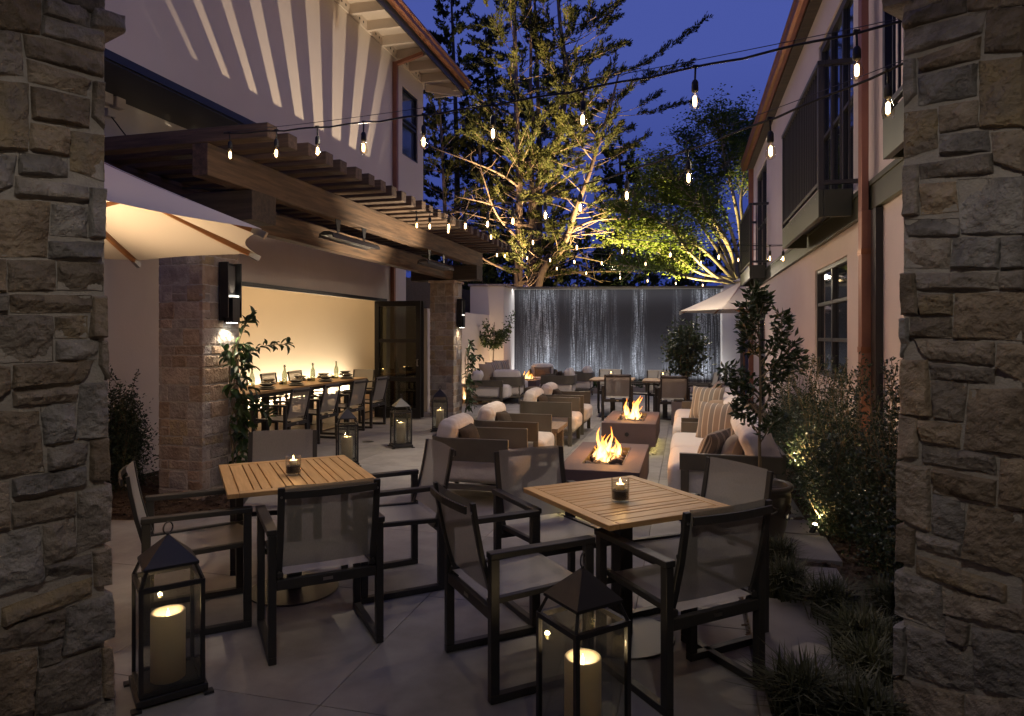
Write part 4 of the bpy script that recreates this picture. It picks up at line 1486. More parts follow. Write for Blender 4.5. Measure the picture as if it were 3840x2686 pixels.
# ---------------------------------------------------------------- lounge armchairs
def make_armchair(label):
    t = thing('lounge_armchair', label, 'armchair')
    # frame: a broad board bent round the back and running out as arms
    def path(r, hx, yb, yf, n=7):
        pts = [(-hx, yf)]
        for k in range(n + 1):
            a = pi + pi / 2 * k / n
            pts.append((-hx + r + r * cos(a), yb + r + r * sin(a)))
        for k in range(n + 1):
            a = -pi / 2 + pi / 2 * k / n
            pts.append((hx - r + r * cos(a), yb + r + r * sin(a)))
        pts.append((hx, yf))
        return pts
    m = MB()
    m.ribbon_bar([(x, y, .525) for x, y in path(.20, .385, -.40, .40)], .030, .215)
    m.build('back_band', M['bronze'], t, bev=.004)
    m = MB()
    m.ribbon_bar([(x, y, .175) for x, y in path(.20, .375, -.38, .38)], .034, .05)
    m.box(-.358, .358, .345, .379, .152, .198)
    m.build('seat_frame', M['bronze'], t, bev=.003)
    for s in (-1, 1):
        MB().box(s * .385 - .017, s * .385 + .017, .345, .40, 0, .417).build('leg', M['bronze'], t, bev=.003)
        MB().box(s * .30 - .02, s * .30 + .02, -.362, -.322, 0, .417).build('leg', M['bronze'], t, bev=.003)
    m = MB().soft_box(.352, .40, .115, .06, (0, .045, .315), n=22, puff=.13, wrinkle=.006, seed=3)
    m.build('seat_cushion', M['cream'], t, smooth=True)
    rot = Matrix.Rotation(radians(-14), 3, 'X')
    m = MB().soft_box(.31, .095, .175, .07, (0, -.265, .605), n=26, puff=.13, wrinkle=.013, seed=9, rot=rot)
    m.build('back_cushion', M['cream'], t, smooth=True)
    return t


AC = 'lounge armchairs'
ac0 = make_armchair('cream armchair with a bent bronze band, nearest the teak table, its back to the lanterns')
ac0['group'] = AC
ac_used = [False]


def armchair(x, y, d, label):
    if not ac_used[0]:
        ac_used[0] = True
        ac0.location, ac0.rotation_euler, ac0['label'] = (x, y, .001), (0, 0, facing(d)), label
        return ac0
    return dup(ac0, (x, y, .001), facing(d), label, AC)


def pillow(loc, d, w, h, t, m, label, cat='cushion', lean=18, roll=0, group='loose scatter cushions', seed=0):
    o = MB().pillow(w, h, t, 14, seed).build('scatter_cushion', m, None, smooth=True)
    o.location = loc
    o.rotation_mode = 'XYZ'
    o.rotation_euler = (Matrix.Rotation(facing(d), 3, 'Z') @ Matrix.Rotation(radians(lean), 3, 'X') @ Matrix.Rotation(radians(roll), 3, 'Y')).to_euler()
    return tag(o, label, cat, group)


rows = [(6.33, -1.98, 'armchair nearest the square tables, first of the row facing the fire'), (7.62, -1.98, 'second armchair of the row facing the fire, beside the wicker stool'),
        (9.88, -1.98, 'third armchair of the row facing the fire, past the timber side table'), (11.05, -1.98, 'farthest armchair of the row facing the fire')]
for k, (u, v, lab) in enumerate(rows):
    p = uv(u, v)
    armchair(p.x, p.y, DV, 'cream and bronze ' + lab)
    q = uv(u, v - .105, .585)
    pillow(q, DV, .42, .25, .15, M['dark_cloth'], 'small dark brown cushion on the ' + lab.split(',')[0].replace('armchair nearest', 'armchair closest to'), lean=22, roll=(2, -4, 3, -2)[k], seed=k, group='dark lumbar cushions')
# stool between the first pair, timber side table between the pairs
p = uv(6.98, -1.95)
st = thing('wicker_stool', 'round dark wicker stool tucked between the first two armchairs', 'stool', (p.x, p.y, .001))
MB().lathe([(.17, 0), (.205, .08), (.215, .22), (.20, .36), (.18, .40), (.14, .41), (0, .41)], 28).build('woven_body', M['woven'], st, smooth=True)
m = MB()
for k in range(9):
    z = .03 + .042 * k
    r = .20 + .018 * sin(pi * z / .4)
    m.tube([(r * cos(2 * pi * q / 28) , r * sin(2 * pi * q / 28), z) for q in range(29)], .009, 5)
m.build('woven_strand', M['woven'], st, smooth=True)


def side_table(u, v, lu, lv, h, label, rot=RU):
    p = uv(u, v)
    t = thing('side_table', label, 'side table', (p.x, p.y, .001), rot, 'timber side tables')
    n = 4
    for k in range(n):
        a = -lv / 2 + lv * k / n
        MB().box(a + .0015, a + lv / n - .0015, -lu / 2, lu / 2, h - .055, h).build('top_board', M['oak_grey'], t, bev=.003)
    for sx in (-1, 1):
        for sy in (-1, 1):
            MB().box(sx * (lv / 2 - .09) - .045, sx * (lv / 2 - .09) + .045, sy * (lu / 2 - .10) - .045, sy * (lu / 2 - .10) + .045, 0, h - .057).build('leg', M['oak_grey'], t, bev=.004)
    return t


side_table(8.62, -1.88, .72, .66, .42, 'chunky grey oak side table between the second and third armchairs')


# ---------------------------------------------------------------- fire tables
def make_flames(parent, hx, hy, z, n, hmax, seed):
    rr = random.Random(seed)
    for k in range(int(n * 2.1)):
        x, y = rr.uniform(-.6, .6) * hx, rr.uniform(-.62, .62) * hy
        f = 1 - (abs(x) / hx + abs(y) / hy) * .45
        h = hmax * f * rr.choice((.35, .5, .62, .8, 1.05)) * rr.uniform(.85, 1.1)
        r = rr.uniform(.019, .036) * (h / .3 + .45)
        ph, ax = rr.uniform(0, 6), rr.uniform(-.1, .22)
        prof = [(.55, 0), (.95, .10), (1.0, .22), (.80, .42), (.50, .64), (.22, .84), (.0, 1.0)]
        m = MB()
        ns = 9
        vs = []
        for (a, c) in prof:
            ox = x + ax * h * c * c + .030 * sin(ph + c * 7) * c
            oy = y + .030 * cos(ph * 1.7 + c * 4) * c
            for q in range(ns):
                an = 2 * pi * q / ns
                w = r * a * (1 + .35 * noise.noise(Vector((cos(an) * 1.5 + ph, sin(an) * 1.5, c * 3))))
                vs.append((ox + w * cos(an), oy + w * .7 * sin(an), z + h * c))
        fs = [(i * ns + q, i * ns + (q + 1) % ns, (i + 1) * ns + (q + 1) % ns, (i + 1) * ns + q) for i in range(len(prof) - 1) for q in range(ns)]
        m.add(vs, fs)
        m.build('flame', M['flame'], parent, smooth=True)


rock_me = []
for s in range(4):
    r_ = MB().soft_box(1, .8, .65, .55, n=5)
    r_.v = [tuple(Vector(p) * (1 + .22 * noise.noise(Vector(p) * 1.3 + Vector((s * 5, 0, 0))))) for p in r_.v]
    me = bpy.data.meshes.new('lava_rock')
    me.from_pydata(r_.v, [], r_.f)
    me.polygons.foreach_set('use_smooth', [True] * len(me.polygons))
    me.materials.append(M['lava'])
    rock_me.append(me)


def fire_table(u, v, lv, lu, h, label, seed, rot=RU, fl=.36, power=60, nfl=15, ox=.0, leds=True, pos=None):
    p = pos or uv(u, v)
    t = thing('fire_table', label, 'fire table', (p[0], p[1], .001), rot, 'gas fire tables')
    hx, hy = lv / 2, lu / 2
    ix, iy = hx * .52, hy * .60
    m = MB()
    z0 = .115
    # walls and top with a rectangular well
    for (a, c, d, e) in ((-hx, hx, -hy, -iy), (-hx, hx, iy, hy), (-hx, -ix, -iy, iy), (ix, hx, -iy, iy)):
        pass
    m.add([(-hx, -hy, z0), (hx, -hy, z0), (hx, hy, z0), (-hx, hy, z0), (-hx, -hy, h), (hx, -hy, h), (hx, hy, h), (-hx, hy, h),
           (-ix, -iy, h), (ix, -iy, h), (ix, iy, h), (-ix, iy, h), (-ix, -iy, h - .10), (ix, -iy, h - .10), (ix, iy, h - .10), (-ix, iy, h - .10)],
          [(0, 3, 2, 1), (0, 1, 5, 4), (1, 2, 6, 5), (2, 3, 7, 6), (3, 0, 4, 7), (4, 5, 9, 8), (5, 6, 10, 9), (6, 7, 11, 10), (7, 4, 8, 11), (9, 8, 12, 13), (10, 9, 13, 14), (11, 10, 14, 15), (8, 11, 15, 12), (12, 15, 14, 13)])
    m.build('concrete_body', M['fire_concrete'], t, bev=.006)
    MB().box(-hx + .10, hx - .10, -hy + .10, hy - .10, 0, z0 - .002).build('plinth', M['black_rubber'], t)
    rim = MB()
    for s in (-1, 1):
        rim.box(-ix + .002, ix - .002, s * iy - (.006 if s > 0 else -.002), s * iy - (.002 if s > 0 else -.006), h - .06, h + .003)
        rim.box(s * ix - (.006 if s > 0 else -.002), s * ix - (.002 if s > 0 else -.006), -iy + .007, iy - .007, h - .06, h + .003)
    rim.build('burner_rim', M['bronze'], t)
    MB().lathe([(.028, 0), (.028, .004), (.02, .006), (0, .004)], 14).build('gas_key', M['black_rubber'], t).matrix_local = Matrix.Translation((-.02, -hy - .001, .27)) @ Matrix.Rotation(pi / 2, 4, 'X')
    rr = random.Random(seed)
    for k in range(64):
        s = rr.uniform(.030, .055)
        o = bpy.data.objects.new('lava_rock', rock_me[k % 4])
        COL.objects.link(o)
        o.parent = t
        o.scale = (s, s, s * .9)
        o.rotation_euler = (rr.uniform(-.4, .4), rr.uniform(-.4, .4), rr.uniform(0, 6))
        o.location = (rr.uniform(-ix + .045, ix - .045), rr.uniform(-iy + .045, iy - .045), h - .055 + rr.uniform(0, .05))
    make_flames(t, ix, iy, h - .045, nfl, fl, seed)
    # glowing pebbles under the overhang
    if leds:
        m = MB()
        for k in range(420):
            side = rr.choice((0, 1, 2, 3))
            if side < 2:
                x, y = rr.uniform(-hx + .02, hx - .02), (hy - rr.uniform(.0, .09)) * (1 if side else -1)
            else:
                x, y = (hx - rr.uniform(0, .09)) * (1 if side == 3 else -1), rr.uniform(-hy + .02, hy - .02)
            s = rr.uniform(.008, .017)
            z = rr.uniform(.006, .03)
            m.add([(x - s, y, z), (x, y - s, z), (x + s, y, z), (x, y + s, z), (x, y, z + s * .8), (x, y, z - s * .6)], [(0, 1, 4), (1, 2, 4), (2, 3, 4), (3, 0, 4), (1, 0, 5), (2, 1, 5), (3, 2, 5), (0, 3, 5)])
        o = m.build('glass_pebbles', M['pebble'], t)
        o['kind'] = 'stuff'
    lt = Matrix.Rotation(rot, 3, 'Z')
    b0 = Vector((p[0], p[1], 0))
    for s in (-.3, .3):
        point(b0 + lt @ Vector((0, s * iy, 0)) + Vector((0, 0, h + .13)), power / 2, 'fire', .10, 'fire_light')
    if leds:
        for s in (-1, 1):
            strip(b0 + lt @ Vector((s * (hx - .05), 0, .098)), b0 + lt @ Vector((s * (hx + .02), 0, 0)), 1.3, lu - .1, .02, 'olive', 'plinth_light', xdir=lt @ Vector((0, 1, 0)))
            strip(b0 + lt @ Vector((0, s * (hy - .05), .098)), b0 + lt @ Vector((0, s * (hy + .02), 0)), .6, lv - .1, .02, 'olive', 'plinth_light', xdir=lt @ Vector((1, 0, 0)))
    return t


fire_table(6.58, -.74, .72, 1.55, .42, 'low plum concrete fire table nearest the square tables, flames leaning to one side', 4, fl=.40, power=22, nfl=15)
fire_table(9.78, -.74, .72, 1.48, .42, 'second low concrete fire table, between the far armchairs and the far sofa', 9, fl=.40, power=22, nfl=14)


p = on_z(1380, 1657)
dr = MB().lathe([(0, 0), (.085, 0), (.085, .003), (.07, .004), (0, .004)], 24).build('floor_drain', M['lantern_metal'], None, loc=(p.x, p.y, .0005))
tag(dr, 'small round drain cover set in the paving near the lanterns', 'drain')
# ---------------------------------------------------------------- sofas
def make_sofa(label, w=2.2):
    t = thing('outdoor_sofa', label, 'sofa')
    hw = w / 2
    m = MB().box(-hw, hw, -.42, .40, .10, .15)
    m.build('base_frame', M['bronze'], t, bev=.004)
    for s in (-1, 1):
        x = s * (hw - .022)
        MB().box(x - .022, x + .022, -.42, .43, .42, .565).build('arm', M['bronze'], t, bev=.004)
        for y in (.385, -.40):
            MB().box(x - .022, x + .022, y - .035, y + .035, 0, .418).build('leg', M['bronze'], t, bev=.003)
    MB().box(-hw + .046, hw - .046, -.45, -.42, .152, .58).build('back_panel', M['bronze'], t, bev=.004)
    for k in range(2):
        x = (-.25 + .5 * k) * (w - .10)
        m = MB().soft_box((w - .11) / 4, .47, .15, .07, (x, .06, .305), n=16, puff=.10, wrinkle=.004, seed=k + 1)
        m.build('seat_cushion', M['white_cloth'], t, smooth=True)
    rot = Matrix.Rotation(radians(-24), 3, 'X')
    for k in range(3):
        x = (k - 1) * (w - .12) / 3
        m = MB().soft_box((w - .14) / 6, .13, .21, .075, (x, -.27, .575), n=24, puff=.16, wrinkle=.011, seed=k + 5, rot=rot)
        m.build('back_cushion', M['white_cloth'], t, smooth=True)
    return t


sofa0 = make_sofa('long white sofa with open bronze arms beside the potted tree, facing the fire')
sofa0['group'] = 'white outdoor sofas'
p = uv(7.13, .38)
sofa0.location, sofa0.rotation_euler = (p.x, p.y, .001), (0, 0, facing(-DV))
p = uv(9.72, .38)
dup(sofa0, (p.x, p.y, .001), facing(-DV), 'second white sofa along the planting, behind the first one', 'white outdoor sofas')
p = uv(15.72, -4.45)
dup(sofa0, (p.x, p.y, .001), facing(DV), 'far white sofa against the low white wall, striped cushions on it', 'white outdoor sofas')


def at(u, v, z):
    return uv(u, v, z)


W_ = -DV
pillow(at(6.62, .26, .55), W_ + DU * .55, .46, .32, .17, M['dark_stripe'], 'brown cushion with thin pale stripes at the near end of the nearest sofa', lean=25, roll=-4, seed=11)
pillow(at(6.60, .44, .52), W_ + DU * .15, .40, .32, .20, M['taupe_cloth'], 'plain taupe cushion leaning on the near end of the nearest sofa', lean=20, roll=3, seed=12)
pillow(at(7.66, .34, .64), W_ * .45 + DU * -.9, .48, .46, .17, M['tan_stripe'], 'large tan cushion with cream stripes in the middle of the nearest sofa', lean=16, roll=0, seed=13)
pillow(at(7.75, .52, .64), W_ * .8 - DU * .4, .46, .44, .16, M['taupe_cloth'], 'taupe cushion behind the large striped one on the nearest sofa', lean=18, roll=2, seed=14)
pillow(at(9.42, .28, .68), W_ * .5 - DU * .85, .48, .46, .17, M['tan_stripe'], 'large cream striped cushion at the near end of the second sofa', lean=16, roll=0, seed=15)
pillow(at(9.18, .42, .60), W_ * .7 - DU * .6, .44, .34, .17, M['taupe_cloth'], 'brown linen cushion slumped against the striped one on the second sofa', lean=22, roll=6, seed=16)
pillow(at(10.2, .42, .70), W_, .50, .48, .17, M['taupe_cloth'], 'taupe cushion at the far end of the second sofa', lean=18, roll=0, seed=17)
# far corner sofa
pillow(at(15.05, -4.52, .72), DV - DU * .35, .50, .46, .18, M['taupe_cloth'], 'dusky cushion at the near end of the far corner sofa', lean=18, seed=18)
pillow(at(15.40, -4.44, .72), DV - DU * .5, .54, .52, .18, M['tan_stripe'], 'striped cushion in the middle of the far corner sofa', lean=16, seed=19)
pillow(at(15.95, -4.40, .73), DV - DU * .65, .56, .54, .18, M['tan_stripe'], 'striped cushion propped upright towards the end of the far corner sofa', lean=14, seed=20)
pillow(at(16.45, -4.46, .70), DV - DU * .4, .48, .44, .18, M['cream'], 'plain cream cushion at the far end of the far corner sofa', lean=16, seed=21)

# ---------------------------------------------------------------- far lounge group
q = at_y(1770, HY, 15.6)
u_, v_ = to_uv(q)
side_table(u_, v_ - .05, .5, .55, .45, 'reddish timber side table at the near arm of the far corner sofa')
q = at_y(1903, HY, 15.9)
armchair(q.x, q.y, Vector((.06, 1, 0)), 'far armchair with its bent back towards us, in front of the far fire table')
q2 = at_y(1997, HY, 18.2)
fire_table(0, 0, .72, 1.3, .42, 'small far fire table in the corner by the water wall', 14, rot=RU, fl=.32, power=12, nfl=9, leds=False, pos=(q2.x - .12, q2.y - .2))
q = at_y(2022, HY, 19.3)
armchair(q.x + .08, q.y - .55 + .1, Vector((.0, -1, 0)), 'armchair beyond the far fire table facing us, its back to the water wall')
pillow((q.x + .08, q.y - .58, .57), Vector((0, -1, 0)), .50, .30, .14, M['woven'], 'brown woven cushion on the armchair before the water wall', lean=20, seed=23)
q = at_y(2098, HY, 16.4)
armchair(q.x, q.y, Vector((-.97, .22, 0)), 'armchair seen from the side, facing the far fire table, dark cushion on it')
pillow((q.x - .02, q.y + .02, .60), Vector((-1, .22, 0)), .40, .26, .15, M['dark_cloth'], 'dark cushion on the armchair facing the far fire', lean=22, seed=24)
q = at_y(2168, HY, 17.6)
armchair(q.x, q.y, Vector((-.97, .22, 0)), 'armchair partly hidden behind the one facing the far fire')
q = at_y(2024, HY, 16.0)
st = thing('wicker_ottoman', 'low dark wicker ottoman in front of the far armchairs', 'ottoman', (q.x, q.y, .001), RU)
MB().box(-.30, .30, -.3, .3, .03, .36).build('woven_body', M['woven'], st, bev=.02)
MB().box(-.27, .27, -.27, .27, 0, .03).build('plinth', M['black_rubber'], st)


# ---------------------------------------------------------------- cafe tables near the water wall
def far_table(px, Y, label):
    q = at_y(px, HY, Y)
    t = thing('round_cornered_table', label, 'table', (q.x, q.y, .001), RU, 'pale tables before the water wall')
    pts = []
    for cx_, cy_, a0 in ((.32, .32, 0), (-.32, .32, 90), (-.32, -.32, 180), (.32, -.32, 270)):
        for k in range(5):
            a = radians(a0 + 22.5 * k)
            pts.append((cx_ + .10 * cos(a), cy_ + .10 * sin(a)))
    MB().prism(pts, 2, .705, .74).build('tabletop', M['oak_grey'], t, bev=.006)
    MB().box(-.045, .045, -.045, .045, .012, .703).build('pedestal', M['dark_metal'], t)
    MB().box(-.25, .25, -.25, .25, 0, .012).build('base_plate', M['dark_metal'], t)
    return t, q


t1, q1 = far_table(2298, 13.3, 'pale table before the water wall, nearer its middle')
t2, q2 = far_table(2494, 12.9, 'pale table before the water wall, nearer the far parasol')
votive(q1.x - .02, q1.y + .1, .742, 'glowing votive on the pale table nearer the middle of the water wall', 1.1, .8)
votive(q2.x - .02, q2.y + .1, .742, 'glowing votive on the pale table nearer the far parasol', 1.1, .8)
n1 = Vector((-.10, -1, 0)).normalized()
chair(q1.x - .02, q1.y - .62, -n1, 'sling chair, back to us, at the pale table nearer the middle of the water wall')
chair(q1.x + .06, q1.y + .62, n1, 'sling chair beyond the pale table, before the middle of the water wall')
chair(q1.x + .62, q1.y + .05, Vector((-1, .1, 0)), 'sling chair seen side-on at the pale table nearer the water wall middle')
chair(q2.x - .02, q2.y - .64, -n1, 'sling chair with its back to us at the pale table nearer the far parasol')
chair(q2.x + .05, q2.y + .62, n1, 'sling chair beyond the pale table that stands nearer the far parasol')
chair(q2.x + .66, q2.y + .0, Vector((-1, .1, 0)), 'sling chair seen from the side at the pale table nearer the far parasol')

# ---------------------------------------------------------------- dining table in the opening
dt = thing('dining_table', 'long teak dining table set with dishes and bottles in the lit opening', 'table', uv(10.25, -6.62, .008), RU)
for k in range(7):
    a = -.475 + .95 * k / 7
    MB().box(a + .002, a + .95 / 7 - .002, -1.92, 1.92, .71, .75).build('top_board', M['teak_y'], dt, bev=.003)
MB().box(-.42, .42, -1.85, -1.80, .65, .708).box(-.42, .42, 1.80, 1.85, .65, .708).box(-.42, -.37, -1.799, 1.799, .65, .708).box(.37, .42, -1.799, 1.799, .65, .708).build('apron', M['dark_metal'], dt)
for sx in (-1, 1):
    for sy in (-1, 1):
        MB().box(sx * .40 - .032, sx * .40 + .032, sy * 1.82 - .032, sy * 1.82 + .032, 0, .648).build('leg', M['dark_metal'], dt, bev=.003)
for y in (-.75, .55):
    MB().box(-.045, .045, y - .045, y + .045, .013, .648).build('pedestal', M['dark_metal'], dt)
    MB().lathe([(0, 0), (.27, 0), (.27, .010), (.05, .013), (0, .013)], 28, (0, y, 0)).build('base_plate', M['dark_metal'], dt)
names = ('nearest the jasmine pillar', 'second from the jasmine pillar', 'third from the jasmine pillar', 'closest to the folded glass doors')
for k, u in enumerate((8.20, 9.04, 9.93, 10.74)):
    p = uv(u, -5.47)
    chair(p.x, p.y, -DV, 'sling chair on our side of the long dining table, ' + names[k])
for k, (u, lab) in enumerate(((9.2, 'hidden most behind the jasmine'), (10.35, 'between the first two bottles'), (11.25, 'behind the middle bottles'), (12.15, 'nearest the far end'))):
    p = uv(u, -7.45)
    chair(p.x, p.y, DV, 'sling chair on the wall side of the long dining table, ' + lab)
p = uv(12.62, -6.62)
chair(p.x, p.y, -DU, 'sling chair at the head of the long dining table, facing us')
TZ = .759
bp = 'glass bottles with wire stoppers on the dining table'


def bottle(px, py, v, label):
    p = on_v(px, HY, v)
    m = MB().lathe([(0, 0), (.040, 0), (.042, .01), (.042, .17), (.036, .205), (.020, .245), (.015, .275), (.015, .30), (.018, .302), (.018, .312), (.012, .314)], 18)
    t = thing('glass_bottle', label, 'bottle', (p.x, p.y, TZ), 0, bp)
    m.build('body', M['bottle'], t, smooth=True)
    MB().lathe([(0, .314), (.013, .314), (.014, .326), (.008, .334), (0, .335)], 10).build('stopper', M['dish'], t, smooth=True)
    MB().tube([(.019, 0, .30), (.026, 0, .315), (.018, 0, .335), (0, 0, .34), (-.018, 0, .335), (-.026, 0, .315), (-.019, 0, .30)], .0018, 4).build('wire_bail', M['steel'], t)
    return t


bottle(945, 1420, -6.62, 'clear swing top bottle nearest the jasmine, the first on the table')
bottle(1067, 1420, -6.62, 'clear swing top bottle, second along from the jasmine')
bottle(1173, 1420, -6.62, 'clear swing top bottle, third along from the jasmine')
bottle(1261, 1420, -6.62, 'clear swing top bottle nearest the folded glass doors')
dp = 'place settings of stacked stoneware'


def dish_stack(px, v, label):
    p = on_v(px, HY, v)
    t = thing('dish_stack', label, 'dishes', (p.x, p.y, TZ), 0, dp)
    t.scale = (1.2, 1.2, 1.2)
    MB().lathe([(0, .0), (.08, 0), (.115, .014), (.118, .018), (.08, .006), (0, .006)], 24).build('plate', M['dish'], t, smooth=True)
    MB().lathe([(0, .019), (.07, .019), (.10, .034), (.103, .038), (.07, .025), (0, .025)], 24).build('plate', M['dish'], t, smooth=True)
    MB().lathe([(0, .039), (.05, .039), (.088, .064), (.092, .074), (.086, .070), (.05, .045), (0, .045)], 24).build('bowl', M['dish'], t, smooth=True)
    return t


for k, (px, v, lab) in enumerate(((1001, -6.32, 'first on our side, nearest the jasmine'), (1110, -6.32, 'second on our side'), (1221, -6.32, 'third on our side'), (1301, -6.32, 'fourth on our side, nearest the glass doors'),
                                  (1007, -6.93, 'first on the wall side'), (1126, -6.93, 'second on the wall side'), (1213, -6.93, 'third on the wall side'), (1294, -6.93, 'last on the wall side'))):
    dish_stack(px, v, 'stack of dark stoneware dishes, ' + lab)
for k, (px, v, lab) in enumerate(((996, -6.5, 'behind the first dishes'), (1008, -6.6, 'behind the first dishes, the taller one'), (1103, -6.5, 'beside the second bottle'), (1127, -6.62, 'between the second and third bottles'), (1212, -6.6, 'beside the third bottle'), (1220, -6.7, 'just past the third bottle'), (1296, -6.6, 'near the last bottle'))):
    p = on_v(px, HY, v)
    o = MB().lathe([(0, .002), (.030, .002), (.034, .10), (.032, .10), (.028, .008), (0, .008)], 16).build('drinking_glass', M['glass'], None, loc=(p.x, p.y, TZ), smooth=True)
    tag(o, 'small drinking glass on the dining table ' + lab, 'glass', 'drinking glasses on the dining table')
for k, (px, v, lab) in enumerate(((938, -6.5, 'near the jasmine'), (1055, -6.6, 'beside the second bottle'), (1160, -6.6, 'beside the third bottle'), (1248, -6.6, 'beside the last bottle'))):
    p = on_v(px, HY, v)
    votive(p.x, p.y, TZ, 'lit votive on the long dining table ' + lab, .85, .35)


# ---------------------------------------------------------------- parasols
def parasol(cx, cy, R_, ze, rise, rot, label, lamp=None):
    t = thing('parasol', label, 'parasol', (cx, cy, .001), rot, 'octagonal canvas parasols')
    n = 8
    tips = [Vector((R_ * cos(2 * pi * k / n), R_ * sin(2 * pi * k / n), ze)) for k in range(n)]
    top = Vector((0, 0, ze + rise))
    m = MB()
    nr, na = 8, 8
    for k in range(n):
        A, B_ = tips[k], tips[(k + 1) % n]

        def fn(a, c):
            e0 = A * (1 - a) + B_ * a
            e0 = e0 * (1 - .055 * sin(pi * a)) + Vector((0, 0, (.055) * ze * sin(pi * a) * 1.0))   # scalloped hem, drawn inwards between the tips
            p = top * (1 - c) + e0 * c
            p.z -= .10 * sin(pi * c) * .35 + .05 * sin(pi * a) * sin(pi * c)
            if c > .999:
                pass
            return p
        m.grid(fn, na, nr)
    m.build('canopy', M['canopy'], t, smooth=True)
    vt = MB()
    for k in range(n):
        A, B_ = tips[k] * .17, tips[(k + 1) % n] * .17
        vt.add([(0, 0, ze + rise + .07), (A.x, A.y, ze + rise - .05), (B_.x, B_.y, ze + rise - .05)], [(0, 1, 2)])
    vt.build('vent_cap', M['canopy'], t)
    for k in range(n):
        d = (tips[k] - top)
        a, c = top + d * .04 - Vector((0, 0, .055)), top + d * .94 - Vector((0, 0, .05))
        pts = []
        for s in range(7):
            c_ = .04 + .93 * s / 6
            q = top + d * c_
            q.z -= .10 * sin(pi * c_) * .35 + .026
            pts.append(q)
        rb_ = MB().ribbon_bar(pts, .028, .040).build('rib', M['teak_rib'], t, bev=.003)
        q = pts[-1]
        dd = d.normalized()
        MB().bar(q - dd * .005, q + dd * .085, .032, .042).build('rib_tip', M['steel'], rb_)
        MB().bar((0, 0, ze - .05), top + d * .5 - Vector((0, 0, .08)), .022, .03).build('strut', M['teak_rib'], t)
    MB().cyl((0, 0, .06), .026, ze + rise - .03, 14).build('pole', M['teak_rib'], t, smooth=False)
    MB().cyl((0, 0, ze - .09), .05, .08, 14).build('hub', M['teak_rib'], t)
    MB().box(-.30, .30, -.30, .30, 0, .06).build('base', M['dark_metal'], t, bev=.01)
    return t


A_ = at_y(975, 860, 4.08)
cxy = Vector((-3.27, 4.08, 0))
parasol(cxy.x, cxy.y, 1.74, 2.25, .80, math.atan2(A_.y - cxy.y, A_.x - cxy.x), 'large cream parasol with wooden ribs close to us, half hidden by the rough pier')
p = at_y(2790, HY, 16.6)
parasol(p.x, p.y, 1.66, EYE + 90 / FPX * 16.6, .80, .15, 'far cream parasol beyond the end of the rose building')


# ---------------------------------------------------------------- patio heaters under the beam
def heater(u0, u1, v, z, label):
    p = uv((u0 + u1) / 2, v, z)
    t = thing('patio_heater', label, 'heater', p, RU, 'infrared heaters under the pergola beam')
    h = (u1 - u0) / 2
    m = MB()
    prof = [(-.10, 0), (-.085, .05), (-.04, .075), (.04, .075), (.085, .05), (.10, 0), (.085, .004), (.075, .035), (-.075, .035), (-.085, .004)]
    m.prism(prof, 1, -h, h)
    m.build('housing', M['lantern_metal'], t, bev=.003)
    MB().box(-.075, .075, -h + .02, h - .02, .028, .034).build('reflector', M['steel'], t)
    for x in (-.03, .03):
        MB().tube([(x, -h + .03, .018), (x, h - .03, .018)], .007, 6).build('element', M['steel'], t)
    m = MB()
    for k in range(26):
        y = -h + .03 + (2 * h - .06) * k / 25
        m.tube([(-.09, y, .004), (.09, y, .004)], .0018, 4)
    m.build('guard_wire', M['steel'], t)
    for s in (-.42, .42):
        y = s * h * 1.3
        m = MB()
        m.prism([(-.06, .0), (.06, .0), (.018, -.17), (-.018, -.17)], 0, -.006, .006)
        m.v = [(q[0], q[1] + y, q[2] + .075 + .175) for q in m.v]
        m.build('bracket', M['black_metal'], t)
    MB().box(-.16, -.09, h * .55, h * .70, .03, .12).build('junction_box', M['steel'], t, bev=.004)
    return t


hz = 2.72
heater(6.85, 8.05, -3.98, hz, 'long infrared heater hanging from the pergola beam beside the near pillar')
heater(9.75, 10.95, -3.98, hz, 'long infrared heater hanging from the beam near the slim pillar')


# ---------------------------------------------------------------- wall lamps on the pillars
def wall_lamp(u, v, z0, z1, label, power):
    p = uv(u, v, z0)
    t = thing('wall_lamp', label, 'wall lamp', p, RU, 'tall black wall lamps on the pillars')
    h = z1 - z0
    MB().box(.006, .020, -.105, .105, .02, h).build('back_plate', M['black_metal'], t, bev=.002)
    m = MB()
    m.box(.021, .110, -.105, -.092, .05, h).box(.021, .110, .092, .105, .05, h)
    m.build('side_fin', M['black_metal'], t, bev=.002)
    MB().box(.022, .125, -.055, .055, 0, h * .42).build('lamp_housing', M['black_metal'], t, bev=.003)
    MB().box(.030, .118, -.050, .050, h * .42 + .002, h * .42 + .020).build('diffuser', emit_mat('sconce_diffuser', (1, .95, .82), 2.2), t)
    MB().box(.035, .075, -.050, .050, h * .47, h - .03).build('upper_channel', M['lantern_metal'], t, bev=.002)
    MB().box(.04, .11, -.04, .04, -.004, -.001).build('diffuser', emit_mat('sconce_lens', (1, .97, .85), 14), t)
    base = uv(u, v + .070, z0 - .02)
    spot(base, base + Vector((0, 0, -1)) + DV * -.08, power, 115, 'neutral', .03, .6, 'sconce_down')
    top = uv(u, v + .095, z0 + h * .47)
    spot(top, top + Vector((0, 0, 1)) - DV * .15, power * .35, 80, 'neutral', .02, .6, 'sconce_up')
    return t


pw = on_v(846, 1205, -4.44)
uw = to_uv(pw)[0]
wall_lamp(uw - .02, -4.425, Zv(846, 1210, -4.40), Zv(846, 985, -4.40), 'tall black wall lamp shining down the near pillar above the jasmine', 13)
wall_lamp(12.55, -4.365, Zv(1716, 1228, -4.30), Zv(1716, 1120, -4.30), 'tall black wall lamp on the slim far pillar', 8)


